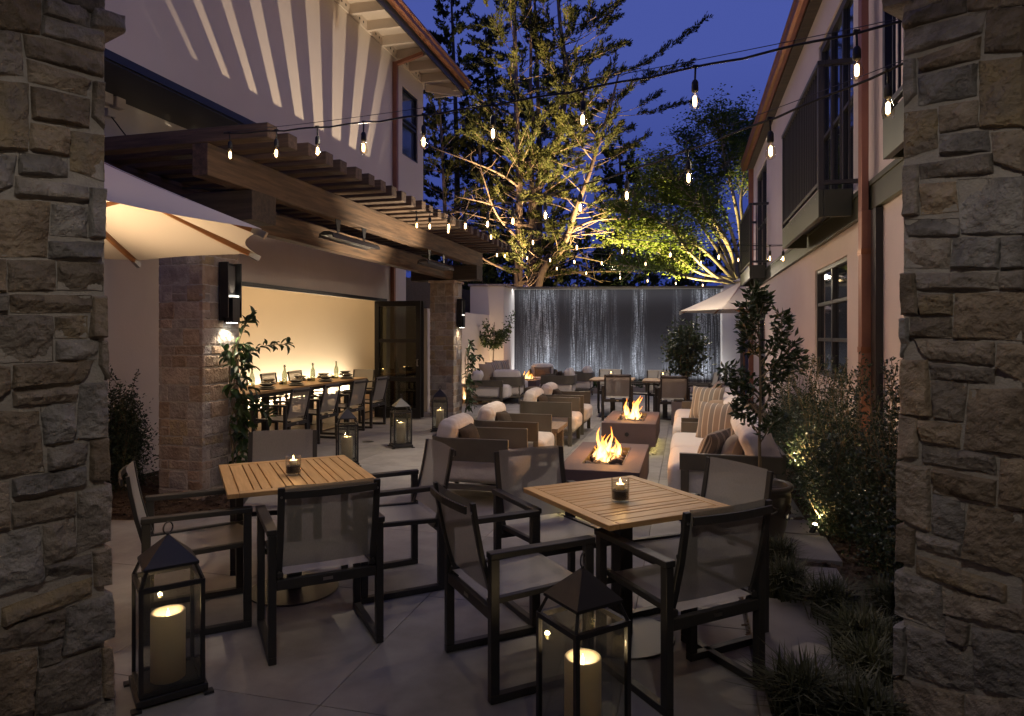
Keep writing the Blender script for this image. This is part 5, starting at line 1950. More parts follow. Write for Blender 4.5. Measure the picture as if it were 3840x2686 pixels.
# ---------------------------------------------------------------- string lights
def string_light(P0, P1, sag, ts, label, wire=True, scale=1.0, gk=0.0):
    P0, P1 = Vector(P0), Vector(P1)
    t = thing('string_light', label, 'string lights', P0, 0, 'festoon strings across the courtyard')

    def at_t(k):
        return P0.lerp(P1, k) - Vector((0, 0, sag * 4 * k * (1 - k)))
    N = 60
    kn = sorted(ts)
    pts = []
    for i in range(N + 1):
        k = i / N
        q = at_t(k)
        # small droop between the clips
        q.z -= .010 * (1 - abs(cos(pi * k * (len(ts) + 1))))
        pts.append(q - P0)
    MB().tube(pts, .0065 * scale, 6).build('cable', M['black_rubber'], t, smooth=True)
    if wire:
        MB().tube([at_t(i / 20) * 1.0 - P0 + Vector((0, 0, .012 + .35 * sag * 4 * (i / 20) * (1 - i / 20))) for i in range(21)], .0022, 4).build('guide_wire', M['dark_metal'], t)
    for i, k in enumerate(kn):
        q = at_t(k) - P0
        tw = random.uniform(-.09, .09), random.uniform(-.09, .09)
        s_ = scale
        sk = MB()
        sk.tube([(0, 0, .0), (tw[0] * .03, 0, -.03 * s_), (tw[0] * .07, tw[1] * .07, -.07 * s_)], .0055 * s_, 6)
        sk.lathe([(.006, -.068 * s_), (.012, -.072 * s_), (.0175, -.085 * s_), (.019, -.125 * s_), (.0165, -.132 * s_), (0, -.132 * s_)], 12, (tw[0] * .07, tw[1] * .07, 0))
        sk.box(-.014, .014, -.008, .008, -.006, .008)
        so = sk.build('socket', M['black_rubber'], t, loc=q, smooth=True)
        c = (tw[0] * .09, tw[1] * .09, 0)
        MB().lathe([(.013, -.133 * s_), (.016, -.145 * s_), (.025, -.172 * s_), (.029, -.195 * s_), (.025, -.216 * s_), (.012, -.228 * s_), (0, -.230 * s_)], 14, c).build('bulb', M['bulb_glass'], so, smooth=True)
        MB().lathe([(0, -.150 * s_), (.009 * s_, -.158 * s_), (.011 * s_, -.182 * s_), (.009 * s_, -.206 * s_), (0, -.211 * s_)], 8, c).build('filament', M['filament'], so, smooth=True)
    return t


def ts_from_px(P0, P1, pxs):
    """where along the straight span each bulb hangs, from its bearing"""
    P0, P1 = Vector(P0), Vector(P1)
    out = []
    for px in pxs:
        r = (px - CX) / FPX
        k = (r * P0.y - P0.x) / ((P1.x - P0.x) - r * (P1.y - P0.y))
        if 0 <= k <= 1:
            out.append(k)
    return out


A = at_y(840, 500, 5.55)
B = at_y(3420, 70, 3.02)
string_light(A, B, .10, ts_from_px(A, B, (861, 1037, 1190, 1364, 1590, 1848, 2190, 2608, 3212)), 'nearest string of filament bulbs, from the near pergola rafter to the rough pier')
A = at_y(1535, 792, 8.9)
B = at_y(3440, 215, 3.05)
string_light(A, B, .22, ts_from_px(A, B, (1561, 1612, 1683, 1743, 1831, 1921, 2043, 2176, 2353, 2579, 2886, 3330)), 'second string of bulbs, rising from the middle of the pergola to the rough pier')
A = at_y(1600, 805, 9.5)
B = at_y(2942, 922, 9.3)
string_light(A, B, .10, ts_from_px(A, B, (1681, 1840, 1997, 2164, 2334, 2514, 2694, 2887, 2936)), 'third string of bulbs, level with the bottom of the big balcony', wire=True)
A = at_y(1800, 912, 12.4)
B = at_y(2842, 935, 13.6)
string_light(A, B, .16, ts_from_px(A, B, (1865, 1894, 1978, 2064, 2154, 2256, 2420, 2629, 2770)), 'fourth string of bulbs, ending at the far small balcony')
A = at_y(1850, 930, 12.9)
B = at_y(2750, 1050, 18.6)
string_light(A, B, .12, ts_from_px(A, B, (2087, 2200, 2326, 2428, 2535, 2635)), 'last and lowest string of bulbs, just above the coping of the water wall')
# ---------------------------------------------------------------- trees beyond the wall
def curve_pts(P, n=14):
    """smooth polyline through control points"""
    P = [Vector(p) for p in P]
    out = []
    for i in range(len(P) - 1):
        p0, p1, p2, p3 = P[max(i - 1, 0)], P[i], P[i + 1], P[min(i + 2, len(P) - 1)]
        for k in range(n):
            t = k / n
            out.append(.5 * ((2 * p1) + (p2 - p0) * t + (2 * p0 - 5 * p1 + 4 * p2 - p3) * t * t + (3 * p1 - p0 - 3 * p2 + p3) * t ** 3))
    out.append(P[-1])
    return out


def conifer(name, label, trunks, branch_fn, nbranch, foliage, bark, seed, leaf=(.13, .045), per=10, zmin=3.0, group=None, bare=True, per_step=.16):
    """trunks: list of (points, r0, r1). branch_fn(z, rng) -> length; sprays of scale leaves clothe the outer half of each branch"""
    rr = random.Random(seed)
    base = trunks[0][0][0]
    t = thing(name, label, 'tree', base, 0, group)
    tm, bm_ = MB(), MB()
    Bs, Ds, Ls = [], [], []
    for pts, r0, r1, share in trunks:
        c = curve_pts(pts, 8)
        rs = [r0 + (r1 - r0) * (i / (len(c) - 1)) ** .8 for i in range(len(c))]
        tm.tube(c, rs, 9)
        cand = [i for i in range(2, len(c)) if c[i].z > zmin]
        for _ in range(int(nbranch * share)):
            i = rr.choice(cand)
            o = c[i]
            az = rr.uniform(0, 2 * pi)
            Lb = branch_fn(o.z, az, rr)
            low = bare and o.z < 7.2
            if Lb <= 0:
                continue
            el = rr.uniform(-.05, .45)
            d = Vector((cos(az) * cos(el), sin(az) * cos(el), sin(el)))
            bend = Vector((0, 0, rr.uniform(.1, .5)))
            wob = Vector((rr.uniform(-.25, .25), rr.uniform(-.25, .25), rr.uniform(-.15, .15)))
            n = 9
            pb = [o + d * Lb * k / n + bend * Lb * (k / n) ** 2 * .6 + wob * Lb * sin(pi * k / n) * .4 for k in range(n + 1)]
            r = max(.012, rs[i] * .30) * min(1, Lb / 2.4)
            if bare and rr.random() < .8:
                bm_.tube(pb, [max(.006, r * (1 - .85 * k / n)) for k in range(n + 1)], 4, cap=False)
            # dead twigs near the trunk
            s0 = (.42 if rr.random() < .4 else .56) if not low else rr.uniform(.55, .75)
            s = s0 * Lb
            while s < Lb:
                k = min(n - 1, int(s / Lb * n))
                f = s / Lb * n - k
                q = pb[k].lerp(pb[k + 1], f)
                dd = (pb[k + 1] - pb[k]).normalized()
                taper = .35 + .65 * sin(pi * min(1, (s / Lb - s0) / (1 - s0) * .85 + .12))
                for _k in range(2):
                    a2 = rr.uniform(0, 2 * pi)
                    side = Vector((rr.gauss(0, 1), rr.gauss(0, 1), rr.gauss(.45, .6))).normalized()
                    td = (dd * rr.uniform(.8, 1.2) + side * .62).normalized()
                    tl = rr.uniform(.16, .36) * taper * Lb ** .5 * .75
                    for j in range(per):
                        g = rr.random()
                        bp_ = q + td * tl * g + Vector((rr.gauss(0, .03), rr.gauss(0, .03), rr.gauss(0, .03)))
                        Bs.append(bp_)
                        Ds.append(td + Vector((rr.gauss(0, .32), rr.gauss(0, .32), rr.gauss(.15, .3))))
                        Ls.append(leaf[0] * rr.uniform(.6, 1.3))
                s += per_step
    tm.build('trunk', bark, t, off=base, smooth=True)
    if len(bm_.v):
        bm_.build('limbs', bark, t, off=base, smooth=True)
    Ls = np.array(Ls)
    leaf_mesh('crown', foliage, [tuple(b - Vector(base)) for b in Bs], [tuple(d) for d in Ds], Ls, Ls * leaf[1] / leaf[0], t)
    return t


YT = 23.0


def tp(px, py, dy=0.0):
    return at_y(px, py, YT + dy)


tr = [
    ([tp(1944, 1400), tp(1944, 1080), tp(1945, 960), tp(1948, 700), tp(1942, 560), tp(1934, 300), tp(1930, 60), tp(1928, -220)], .19, .05, .30),
    ([tp(2002, 1400, .3), tp(2000, 1080, .3), tp(1998, 774, .3), tp(2030, 684, .2), tp(2066, 590), tp(2101, 470), tp(2122, 330), tp(2118, 220), tp(2098, 60), tp(2080, -240)], .21, .05, .34),
    ([tp(1990, 1300, -.5), tp(2030, 1029, -.7), tp(2109, 930, -.8), tp(2160, 782, -.9), tp(2203, 669, -.9), tp(2238, 560, -.8), tp(2285, 412, -.8), tp(2320, 280, -.8)], .15, .03, .22),
    ([tp(1998, 800, .8), tp(1992, 560, .9), tp(2000, 470, .9), tp(1990, 340, .9), tp(1991, 140, .9), tp(1985, -200, .9)], .10, .04, .14),
]


def len1(z, az, rr):
    k = 1.0 if z > 7 else .8
    right = max(0, cos(az))
    return rr.uniform(1.1, 2.3) * k * (1 + .55 * right * (1 if z > 8 else .3))


t_con = conifer('cypress_tree', 'tall pale trunked cypress lit from below behind the water wall', tr, len1, 400, M['needles'], M['bark_pale'], 21, leaf=(.12, .036), per=17, zmin=3.2, per_step=.13)
# long bare lower limbs in front of the cypress
m = MB()
rr = random.Random(3)
for (a, b_, c) in (((1950, 1030), (1800, 960), (1690, 800)), ((1950, 900), (1860, 800), (1800, 620)), ((2005, 1010), (2120, 960), (2330, 1000)), ((1998, 900), (2090, 890), (2300, 870)),
                   ((2000, 850), (1880, 830), (1700, 790)), ((2010, 1040), (2200, 1020), (2400, 1020)), ((1945, 800), (1820, 760), (1720, 740)), ((2100, 900), (2220, 830), (2420, 820)), ((2060, 730), (2190, 760), (2290, 800)),
                   ((1945, 700), (1850, 640), (1640, 560)), ((2120, 880), (2010, 1010), (1960, 1090)), ((1960, 1060), (2080, 1000), (2160, 880)), ((1995, 1060), (2110, 1010), (2260, 1060)), ((1950, 980), (1880, 900), (1740, 860))):
    dy = rr.uniform(-1.2, .6)
    c_ = curve_pts([tp(*a), tp(b_[0], b_[1], dy), tp(c[0], c[1], dy * 1.6)], 8)
    m.tube(c_, [.055 * (1 - .8 * i / (len(c_) - 1)) for i in range(len(c_))], 5, cap=False)
    for k in range(3, len(c_), 1):
        d = Vector((rr.gauss(0, .5), rr.gauss(0, .5), rr.uniform(-.2, .7)))
        m.tube([c_[k], c_[k] + d * .35, c_[k] + d * .7 + Vector((rr.gauss(0, .1), 0, rr.gauss(0, .1)))], [.012, .008, .004], 3, cap=False)
m.build('lower_limbs', M['bark_pale'], t_con, off=t_con.location, smooth=True)

dark = [(1700, -60, 26.5, 5.5, 'dark conifer behind the eaves of the white building'), (1830, 120, 28.5, 5.0, 'dark conifer filling the gap behind the pale cypress trunks'), (2010, -120, 28.0, 4.6, 'dark tall conifer top behind the cypress'),
        (2330, 560, 29.0, 5.2, 'dark spreading conifer between the cypress and the maple')]
for k, (px, top, Y, w, lab) in enumerate(dark):
    b0 = at_y(px, HY, Y)
    zt_ = EYE + (HY - top) / FPX * Y
    conifer('conifer_tree', lab, [([(b0.x, Y, 0), (b0.x + .15, Y, zt_ * .5), (b0.x - .1, Y, zt_)], .22, .03, 1.0)], (lambda z, az, rr, zt_=zt_, w=w: rr.uniform(.55, 1.0) * w * .5 * (1.05 - .75 * z / zt_)), 210, M['needles_dark'], M['bark_dark'], 40 + k,
            leaf=(.13, .06), per=13, zmin=1.8, group='dark conifers behind the cypress', bare=False, per_step=.2)
for k, (px, top, Y, w, lab) in enumerate(((1655, 330, 25.0, 4.6, 'olive conifer right beside the upper window of the white building'), (1800, 430, 25.6, 4.4, 'olive conifer just left of the pale cypress trunks'))):
    b0 = at_y(px, HY, Y)
    zt_ = EYE + (HY - top) / FPX * Y
    conifer('conifer_tree', lab, [([(b0.x, Y, 0), (b0.x + .15, Y, zt_ * .5), (b0.x - .1, Y, zt_)], .16, .03, 1.0)], (lambda z, az, rr, zt_=zt_, w=w: rr.uniform(.5, 1.0) * w * .5 * (1.1 - .7 * z / zt_)), 170, M['needles'], M['bark_pale'], 50 + k,
            leaf=(.12, .04), per=12, zmin=2.2, group='olive conifers left of the cypress', per_step=.16)
# hedge-like dark growth low behind the wall
for k, (px, Y, r, lab) in enumerate(((2160, 27, 2.2, 'low dark evergreen behind the coping of the water wall, near the trunks'), (2420, 27.5, 2.4, 'low dark evergreen behind the water wall, near its middle'), (2640, 27, 1.9, 'low dark evergreen behind the water wall beside the maple trunk'), (1740, 25, 2.0, 'low dark evergreen behind the white wall block'))):
    b0 = at_y(px, HY, Y)
    conifer('evergreen_bush', lab, [([(b0.x, Y, 0), (b0.x, Y, 2.6), (b0.x + .1, Y, 4.6)], .12, .03, 1.0)], lambda z, az, rr, r=r: rr.uniform(.6, 1.0) * r, 70, M['needles_dark'], M['bark_dark'], 60 + k, leaf=(.17, .08), per=7, zmin=1.6, group='low evergreens behind the wall', bare=False, per_step=.2)


# maple: limbs fan up from a low fork, leaves in flat tiers on the outside
def maple():
    rr = random.Random(17)
    Y0 = 20.6
    base = at_y(2792, 1330, Y0)
    base.z = 0
    t = thing('maple_tree', 'broad bright green maple lit from below beside the rose building', 'tree', base)
    m = MB()
    Bs, Ds, Ns = [], [], []

    def z3(px, py, dy):
        return at_y(px, py, Y0 + dy)
    mains = []
    sc_ = .4484

    def s(x, y):
        return 2200 + x * sc_, 380 + y * sc_
    fork = z3(*s(1290, 1560), 0)
    m.tube([base, base + Vector((-.05, 0, 1.0)), fork], [.20, .17, .15], 9)
    paths = [([(1130, 1490), (1000, 1400), (850, 1250), (700, 1060), (500, 960), (330, 930)], -.6), ([(1150, 1330), (1000, 1100), (850, 870), (720, 770), (560, 700)], .5), ([(1220, 1300), (1120, 1100), (980, 900), (820, 700), (640, 560)], -.2),
             ([(1240, 1200), (1150, 930), (1060, 720), (960, 560), (880, 360)], .7), ([(1290, 1150), (1230, 800), (1170, 560), (1130, 360), (1080, 210)], -.5), ([(1310, 1100), (1290, 850), (1310, 600), (1300, 380), (1240, 200)], .4),
             ([(1180, 1480), (960, 1440), (760, 1330), (560, 1240), (380, 1190)], .2), ([(1150, 1510), (900, 1480), (700, 1420), (500, 1400), (380, 1390)], -.8), ([(1160, 1420), (960, 1230), (760, 1120), (560, 1080), (330, 1060)], .9),
             ([(1250, 1440), (1200, 1230), (1080, 1000), (900, 830), (720, 640)], -1.0), ([(1330, 1200), (1370, 900), (1400, 650), (1390, 450), (1370, 300)], .9), ([(1200, 1350), (1040, 1040), (900, 900), (700, 850), (480, 830)], 1.2)]
    for pts, dy in paths:
        c = curve_pts([fork] + [z3(*s(x, y), dy * (i + 1) / len(pts) * 2.0) for i, (x, y) in enumerate(pts)], 7)
        n = len(c)
        m.tube(c, [.060 * (1 - i / n) ** .8 + .008 for i in range(n)], 6, cap=False)
        for i in range(int(n * .42), n):
            nb = 3 if i > n * .55 else 2
            for _ in range(nb):
                d0 = (c[min(i + 1, n - 1)] - c[i - 1]).normalized()
                side = Vector((rr.gauss(0, 1), rr.gauss(0, 1), rr.gauss(.25, .5))).normalized()
                d = (d0 * .8 + side * .8).normalized()
                Lb = rr.uniform(.35, 1.0)
                e = c[i] + d * Lb * .5 + Vector((0, 0, .05))
                f = c[i] + d * Lb + Vector((0, 0, .14 * Lb))
                m.tube([c[i], e, f], [.016, .010, .005], 4, cap=False)
                # flat tiers of leaves along the outer part
                nl = int(78 * Lb)
                for k in range(nl):
                    g = rr.uniform(.35, 1.12)
                    p = c[i].lerp(f, g) + Vector((rr.gauss(0, .16), rr.gauss(0, .16), rr.gauss(0, .05)))
                    Bs.append(p - base)
                    a = rr.uniform(0, 2 * pi)
                    Ds.append((cos(a), sin(a), rr.uniform(-.45, .1)))
                    Ns.append((0, 0, 1))
    m.build('limbs', M['bark_grey'], t, off=base, smooth=True)
    k = len(Bs)
    L_ = RNG.uniform(.06, .12, k)
    leaf_mesh('crown', M['maple_leaf'], [tuple(b) for b in Bs], Ds, L_, L_ * .75, t, normals=Ns)
    return t


maple()


# ---------------------------------------------------------------- planting inside the courtyard
def leaf_proto(name, m, L_, W_, fold=.18):
    me = bpy.data.meshes.new(name)
    v = [(0, 0, 0), (-W_ * .38, L_ * .28, L_ * fold * .5), (0, L_ * .30, 0), (W_ * .38, L_ * .28, L_ * fold * .5), (-W_ * .5, L_ * .55, L_ * fold * .55), (0, L_ * .6, -L_ * .03), (W_ * .5, L_ * .55, L_ * fold * .55),
         (-W_ * .25, L_ * .82, L_ * fold * .1), (0, L_ * .85, -L_ * .10), (W_ * .25, L_ * .82, L_ * fold * .1), (0, L_, -L_ * .20)]
    f = [(0, 2, 1), (0, 3, 2), (1, 2, 5, 4), (2, 3, 6, 5), (4, 5, 8, 7), (5, 6, 9, 8), (7, 8, 10), (8, 9, 10)]
    me.from_pydata(v, [], f)
    me.materials.append(m)
    me.polygons.foreach_set('use_smooth', [True] * len(me.polygons))
    return me


def put_leaf(me, parent, p, d, s, roll, name='leaf'):
    o = bpy.data.objects.new(name, me)
    COL.objects.link(o)
    o.parent = parent
    d = Vector(d).normalized()
    up = Vector((0, 0, 1)) if abs(d.z) < .95 else Vector((1, 0, 0))
    x = d.cross(up).normalized()
    z = x.cross(d).normalized()
    R_ = Matrix((x, d, z)).transposed() @ Matrix.Rotation(roll, 3, 'Y')
    mt = R_.to_4x4()
    mt.translation = p
    o.matrix_local = mt @ Matrix.Diagonal((s, s, s, 1))
    return o


# potted laurel tree
rr = random.Random(31)
pp = on_z(2852, 2035)
pot = thing('plant_pot', 'big dark glazed pot holding the slender laurel tree', 'pot', (pp.x, pp.y, .001))
kz = .46
MB().lathe([(0, 0), (.13, 0), (.155, .03), (.19, .16), (.212, .30), (.220, .38), (.214, .415), (.232, .425), (.236, .445), (.232, .462), (.205, .462), (.198, .445), (.195, .40), (0, .40)], 40).build('body', mat('glazed_pot', (.085, .072, .052), .35, col2=(.055, .046, .035), vscale=5, detail=6, rnd=.0), pot, smooth=True)
MB().lathe([(0, .405), (.196, .405), (.15, .415), (0, .43)], 24).build('soil', M['soil'], pot)
sw = MB()
for k in range(8):
    a0 = 2 * pi * k / 8
    sw.tube([(.216 * cos(a0 + .25 * sin(q * 1.2)) , .216 * sin(a0 + .25 * sin(q * 1.2)), .33 - .022 * q) for q in range(6)], .008, 5)
sw.build('relief', mat('glazed_pot_relief', (.075, .062, .045), .4), pot, smooth=True)
lt = thing('laurel_tree', 'slender laurel tree with glossy leaves rising from the big pot in front of the sofa', 'tree', (pp.x, pp.y, .42))
tm = MB()


def zz(px, py, dy=0):
    return at_y(px, py, pp.y + dy) - Vector((pp.x, pp.y, .42))


tm.tube(curve_pts([(0, 0, -.02), zz(2848, 1640), zz(2851, 1500), zz(2850, 1380), zz(2846, 1250), zz(2838, 1140)], 5), [.013 - .00035 * i for i in range(26)], 7)
lm = leaf_proto('leaf', M['laurel_leaf'], .075, .034)
brs = [((2850, 1640), (2800, 1560), (2770, 1540), .08, .16), ((2851, 1660), (2890, 1600), (2925, 1560), -.1, .1), ((2850, 1500), (2790, 1440), (2725, 1425), -.05, .2), ((2850, 1480), (2780, 1400), (2720, 1385), .1, -.1), ((2850, 1440), (2920, 1390), (2990, 1330), .0, -.15),
       ((2850, 1450), (2925, 1420), (3000, 1370), .12, .2), ((2849, 1380), (2900, 1290), (2945, 1190), .05, .1), ((2849, 1360), (2925, 1280), (2930, 1180), -.1, -.2), ((2847, 1300), (2800, 1250), (2795, 1200), .1, .2), ((2846, 1270), (2820, 1200), (2800, 1150), -.05, -.1),
       ((2844, 1200), (2860, 1150), (2870, 1120), .05, .05), ((2842, 1170), (2830, 1120), (2836, 1090), 0, 0), ((2849, 1420), (2930, 1340), (2970, 1290), -.15, -.25), ((2849, 1340), (2810, 1310), (2795, 1290), .12, .25), ((2850, 1560), (2800, 1500), (2768, 1480), .1, .0), ((2851, 1540), (2890, 1480), (2880, 1430), .15, .25)]
nleaf = 0
EB, ED = [], []
for a, b_, c, d0, d1 in brs:
    cp_ = curve_pts([zz(*a), zz(*b_, d0), zz(*c, d1)], 7)
    tm.tube(cp_, [.006 * (1 - .7 * i / (len(cp_) - 1)) for i in range(len(cp_))], 5, cap=False)
    for i in range(4, len(cp_)):
        dd = (cp_[i] - cp_[i - 1]).normalized()
        for _ in range(2 if i < len(cp_) - 2 else 3):
            nleaf += 1
            sd = Vector((rr.gauss(0, 1), rr.gauss(0, 1), rr.gauss(-.1, .7))).normalized()
            if nleaf < 298:
                put_leaf(lm, lt, cp_[i] + sd * .004, dd * .6 + sd, rr.uniform(.7, 1.2), rr.uniform(-.6, .6))
            for _e in range(3):
                sd2 = Vector((rr.gauss(0, 1), rr.gauss(0, 1), rr.gauss(-.1, .7))).normalized()
                EB.append(tuple(cp_[i] + sd2 * rr.uniform(.01, .06))); ED.append(tuple(dd * .5 + sd2))
tm.build('trunk', M['stem'], lt, smooth=True)
leaf_mesh('foliage', M['laurel_leaf'], EB, ED, RNG.uniform(.045, .08, len(EB)), .028, lt)['kind'] = 'stuff'

# jasmine on the two pillars
vl = leaf_proto('leaf', M['vine_leaf'], .078, .036)


def vine(u, v, z0, z1, n, spread, label, shoots, scale=1.0, seed=1):
    rr = random.Random(seed)
    base = uv(u, v)
    t = thing('climbing_jasmine', label, 'climber', base, 0, 'jasmine climbing the pillars')
    m = MB()
    paths = []
    for k in range(5):
        a = rr.uniform(-spread, spread) * .4
        pts = [DU * (a + .05 * rr.uniform(-1, 1)) + DV * .02 + Vector((0, 0, z0))]
        for q in range(1, 6):
            z = z0 + (z1 - z0) * q / 5
            pts.append(DU * rr.uniform(-spread, spread) * .6 + DV * rr.uniform(.02, .10) + Vector((0, 0, z)))
        c = curve_pts(pts, 5)
        m.tube(c, .006, 5, cap=False)
        paths.append(c)
    for (du, dv, z, du2, dv2, z2) in shoots:
        c = curve_pts([DU * du + DV * dv + Vector((0, 0, z)), DU * (du + du2) / 2 + DV * (dv + dv2) / 2 + Vector((0, 0, (z + z2) / 2 + .06)), DU * du2 + DV * dv2 + Vector((0, 0, z2))], 8)
        m.tube(c, .0035, 4, cap=False)
        for i in range(4, len(c)):
            d = (c[i] - c[i - 1]).normalized()
            for s in (-1, 1):
                sd = Vector((rr.gauss(0, .6), rr.gauss(0, .6), s * .8 + rr.gauss(0, .3))).normalized()
                put_leaf(vl, t, c[i], d * .7 + sd, scale * rr.uniform(.7, 1.1), rr.uniform(-.7, .7))
                n -= 1
    for _ in range(max(0, n)):
        c = rr.choice(paths)
        i = rr.randrange(2, len(c))
        sd = Vector((rr.gauss(0, 1), rr.gauss(0, 1), rr.gauss(-.7, .5))) + DV * .6
        put_leaf(vl, t, c[i] + DU * rr.gauss(0, spread * .35) + DV * abs(rr.gauss(.03, .05)), sd, scale * rr.uniform(.75, 1.35), rr.uniform(-.8, .8))
    m.build('stem', M['stem'], t, smooth=True)
    return t


zc = Zv(870, 1290, -4.35)
vine(U(872, -4.40), -4.42, .12, zc, 285, .13, 'jasmine climbing the side of the near pillar below its lamp', [(0, .05, 1.35, .75, .16, 1.50), (0, .08, 1.5, .15, .15, 1.80), (-.05, .06, 1.2, -.25, .12, 1.45), (.05, .1, .9, .3, .22, .75)], 1.45, 5)
vine(12.72, -4.30, .05, 1.35, 170, .17, 'jasmine climbing the slim far pillar', [(0, .08, 1.0, .3, .25, 1.15), (0, .1, 1.2, -.2, .2, 1.45)], 1.5, 6)


def shrub(name, label, pos, cr, n, leaf, m, group=None, twigs=26, seed=1, shape=1.0, sprigs=0, sprig_h=.5, lean=(0, 0), rotz=0.0):
    """bushy shrub: twigs fan out from the foot; leaves crowd unevenly round them. cr: half-width, half-depth, height"""
    rr = random.Random(seed)
    rg = np.random.default_rng(seed)
    t = thing(name, label, 'shrub', pos, rotz, group)
    m_ = MB()
    Bs, Ds = [], []
    per = n // twigs
    for k in range(twigs):
        a = rr.uniform(0, 2 * pi)
        q = rr.random() ** .5
        top = Vector((cr[0] * q * cos(a), cr[1] * q * sin(a), cr[2] * (1 - .55 * q ** 2.2) * rr.uniform(.72, 1.0)))
        top += Vector((lean[0], lean[1], 0)) * top.z
        b_ = Vector((rr.gauss(0, .05), rr.gauss(0, .05), 0))
        c = curve_pts([b_, b_.lerp(top, .5) + Vector((rr.gauss(0, .05), rr.gauss(0, .05), .06)), top], 6)
        m_.tube(c, [.009 - .0006 * i for i in range(len(c))], 4, cap=False)
        for _ in range(per):
            f = rr.uniform(.12, 1.0) ** .8
            p = c[min(len(c) - 1, int(f * (len(c) - 1)))]
            off = Vector((rr.gauss(0, 1), rr.gauss(0, 1), rr.gauss(0, 1)))
            p = p + off * (.06 + .05 * (1 - f)) * shape
            if p.z < .02:
                p.z = rr.uniform(.02, .1)
            Bs.append(tuple(p))
            Ds.append((rr.gauss(0, 1), rr.gauss(0, 1), rr.gauss(.35, .6)))
    for k in range(sprigs):
        a, q = rr.uniform(0, 2 * pi), rr.random() ** .5
        b_ = Vector((cr[0] * q * cos(a), cr[1] * q * sin(a), cr[2] * .75))
        e = b_ + Vector((rr.gauss(0, .09), rr.gauss(0, .09), cr[2] * .25 + rr.uniform(.3, 1.0) * sprig_h))
        c = curve_pts([b_, b_.lerp(e, .5) + Vector((rr.gauss(0, .03), rr.gauss(0, .03), 0)), e], 7)
        m_.tube(c, .0028, 4, cap=False)
        for i in range(2, len(c)):
            for _ in range(4):
                p = c[i] + Vector((rr.gauss(0, .012), rr.gauss(0, .012), rr.gauss(0, .02)))
                Bs.append(tuple(p))
                Ds.append((rr.gauss(0, 1), rr.gauss(0, 1), rr.gauss(.7, .5)))
    m_.build('stem', M['stem'], t, smooth=True)
    L_ = rg.uniform(leaf * .7, leaf * 1.3, len(Bs))
    leaf_mesh('foliage', m, Bs, Ds, L_, L_ * .52, t)
    return t


SG = 'small leaved shrubs along the rose building'
shr = [
    (6.55, 1.28, .34, .42, 1.28, 4200, 'shrub behind the pot, garden lights glinting through it', 26), (5.75, 1.24, .34, .42, 1.18, 4600, 'shrub beside the flagstones with a bright garden light at its foot', 30),
    (7.45, 1.32, .32, .5, 1.30, 3600, 'shrub below the near edge of the big window', 22), (8.5, 1.34, .30, .55, 1.2, 3200, 'shrub at the back of the first sofa', 20), (4.95, 1.34, .28, .38, 1.36, 4200, 'tall dark shrub in front of the copper downspout', 26),
    (4.25, 1.40, .27, .36, 1.22, 4200, 'dark shrub close to the rough pier', 22), (9.9, 1.36, .28, .6, 1.1, 2600, 'shrub at the back of the second sofa', 10), (3.62, 1.42, .22, .30, 1.05, 2800, 'darkest shrub partly hidden by the rough pier', 20)]
for k, (u, v, a, c, h, n, lab, spg) in enumerate(shr):
    p = uv(u, v)
    shrub('bushy_shrub', 'small leaved ' + lab, (p.x, p.y, .0), (a * 1.1, c * 1.1, h * .86), n * 3, .028, M['shrub_leaf'], SG, 90, 70 + k, sprigs=int(spg * .6), sprig_h=.30, rotz=RU)
p = on_z(455, 1872)
shrub('bushy_shrub', 'dark upright shrub against the white wall behind the rough pier', (p.x - .14, p.y + .25, .02), (.19, .19, 1.16), 9000, .034, M['shrub_leaf'], None, 60, 91, sprigs=3, sprig_h=.1, shape=1.1)

# clipped tree in the small pot by the water wall, young citrus by the white wall, and its pot
p = at_y(2570, HY, 12.0)
ct = thing('round_planter', 'square pale planter holding the clipped evergreen near the water wall', 'planter', (p.x, p.y, .001), RU)
MB().box(-.24, .24, -.24, .24, 0, .42).build('body', M['paver'], ct, bev=.01)
MB().box(-.20, .20, -.20, .20, .4205, .43).build('soil', M['soil'], ct)
t = shrub('clipped_tree', 'bushy clipped evergreen on a short stem in front of the water wall', (p.x, p.y, .88), (.33, .33, 1.02), 2400, .08, M['shrub_leaf'], None, 40, 95, shape=1.4)
MB().tube([(0, 0, -.50), (.01, 0, -.2), (0, 0, .15)], [.022, .02, .016], 7).build('trunk', M['bark_grey'], t, smooth=True)
p = at_y(1848, HY, 17.3)
ct = thing('tree_pot', 'hidden pale pot at the foot of the young citrus tree behind the far sofa', 'pot', (p.x, p.y, .001))
MB().lathe([(0, 0), (.16, 0), (.22, .40), (.19, .40), (0, .36)], 20).build('body', M['paver'], ct, smooth=True)
t = thing('citrus_tree', 'young citrus tree with an open crown against the lit white wall', 'tree', (p.x, p.y, .36))
rr = random.Random(5)
m = MB()


def cz(px, py):
    return at_y(px, py, 17.3) - Vector((p.x, p.y, .36))


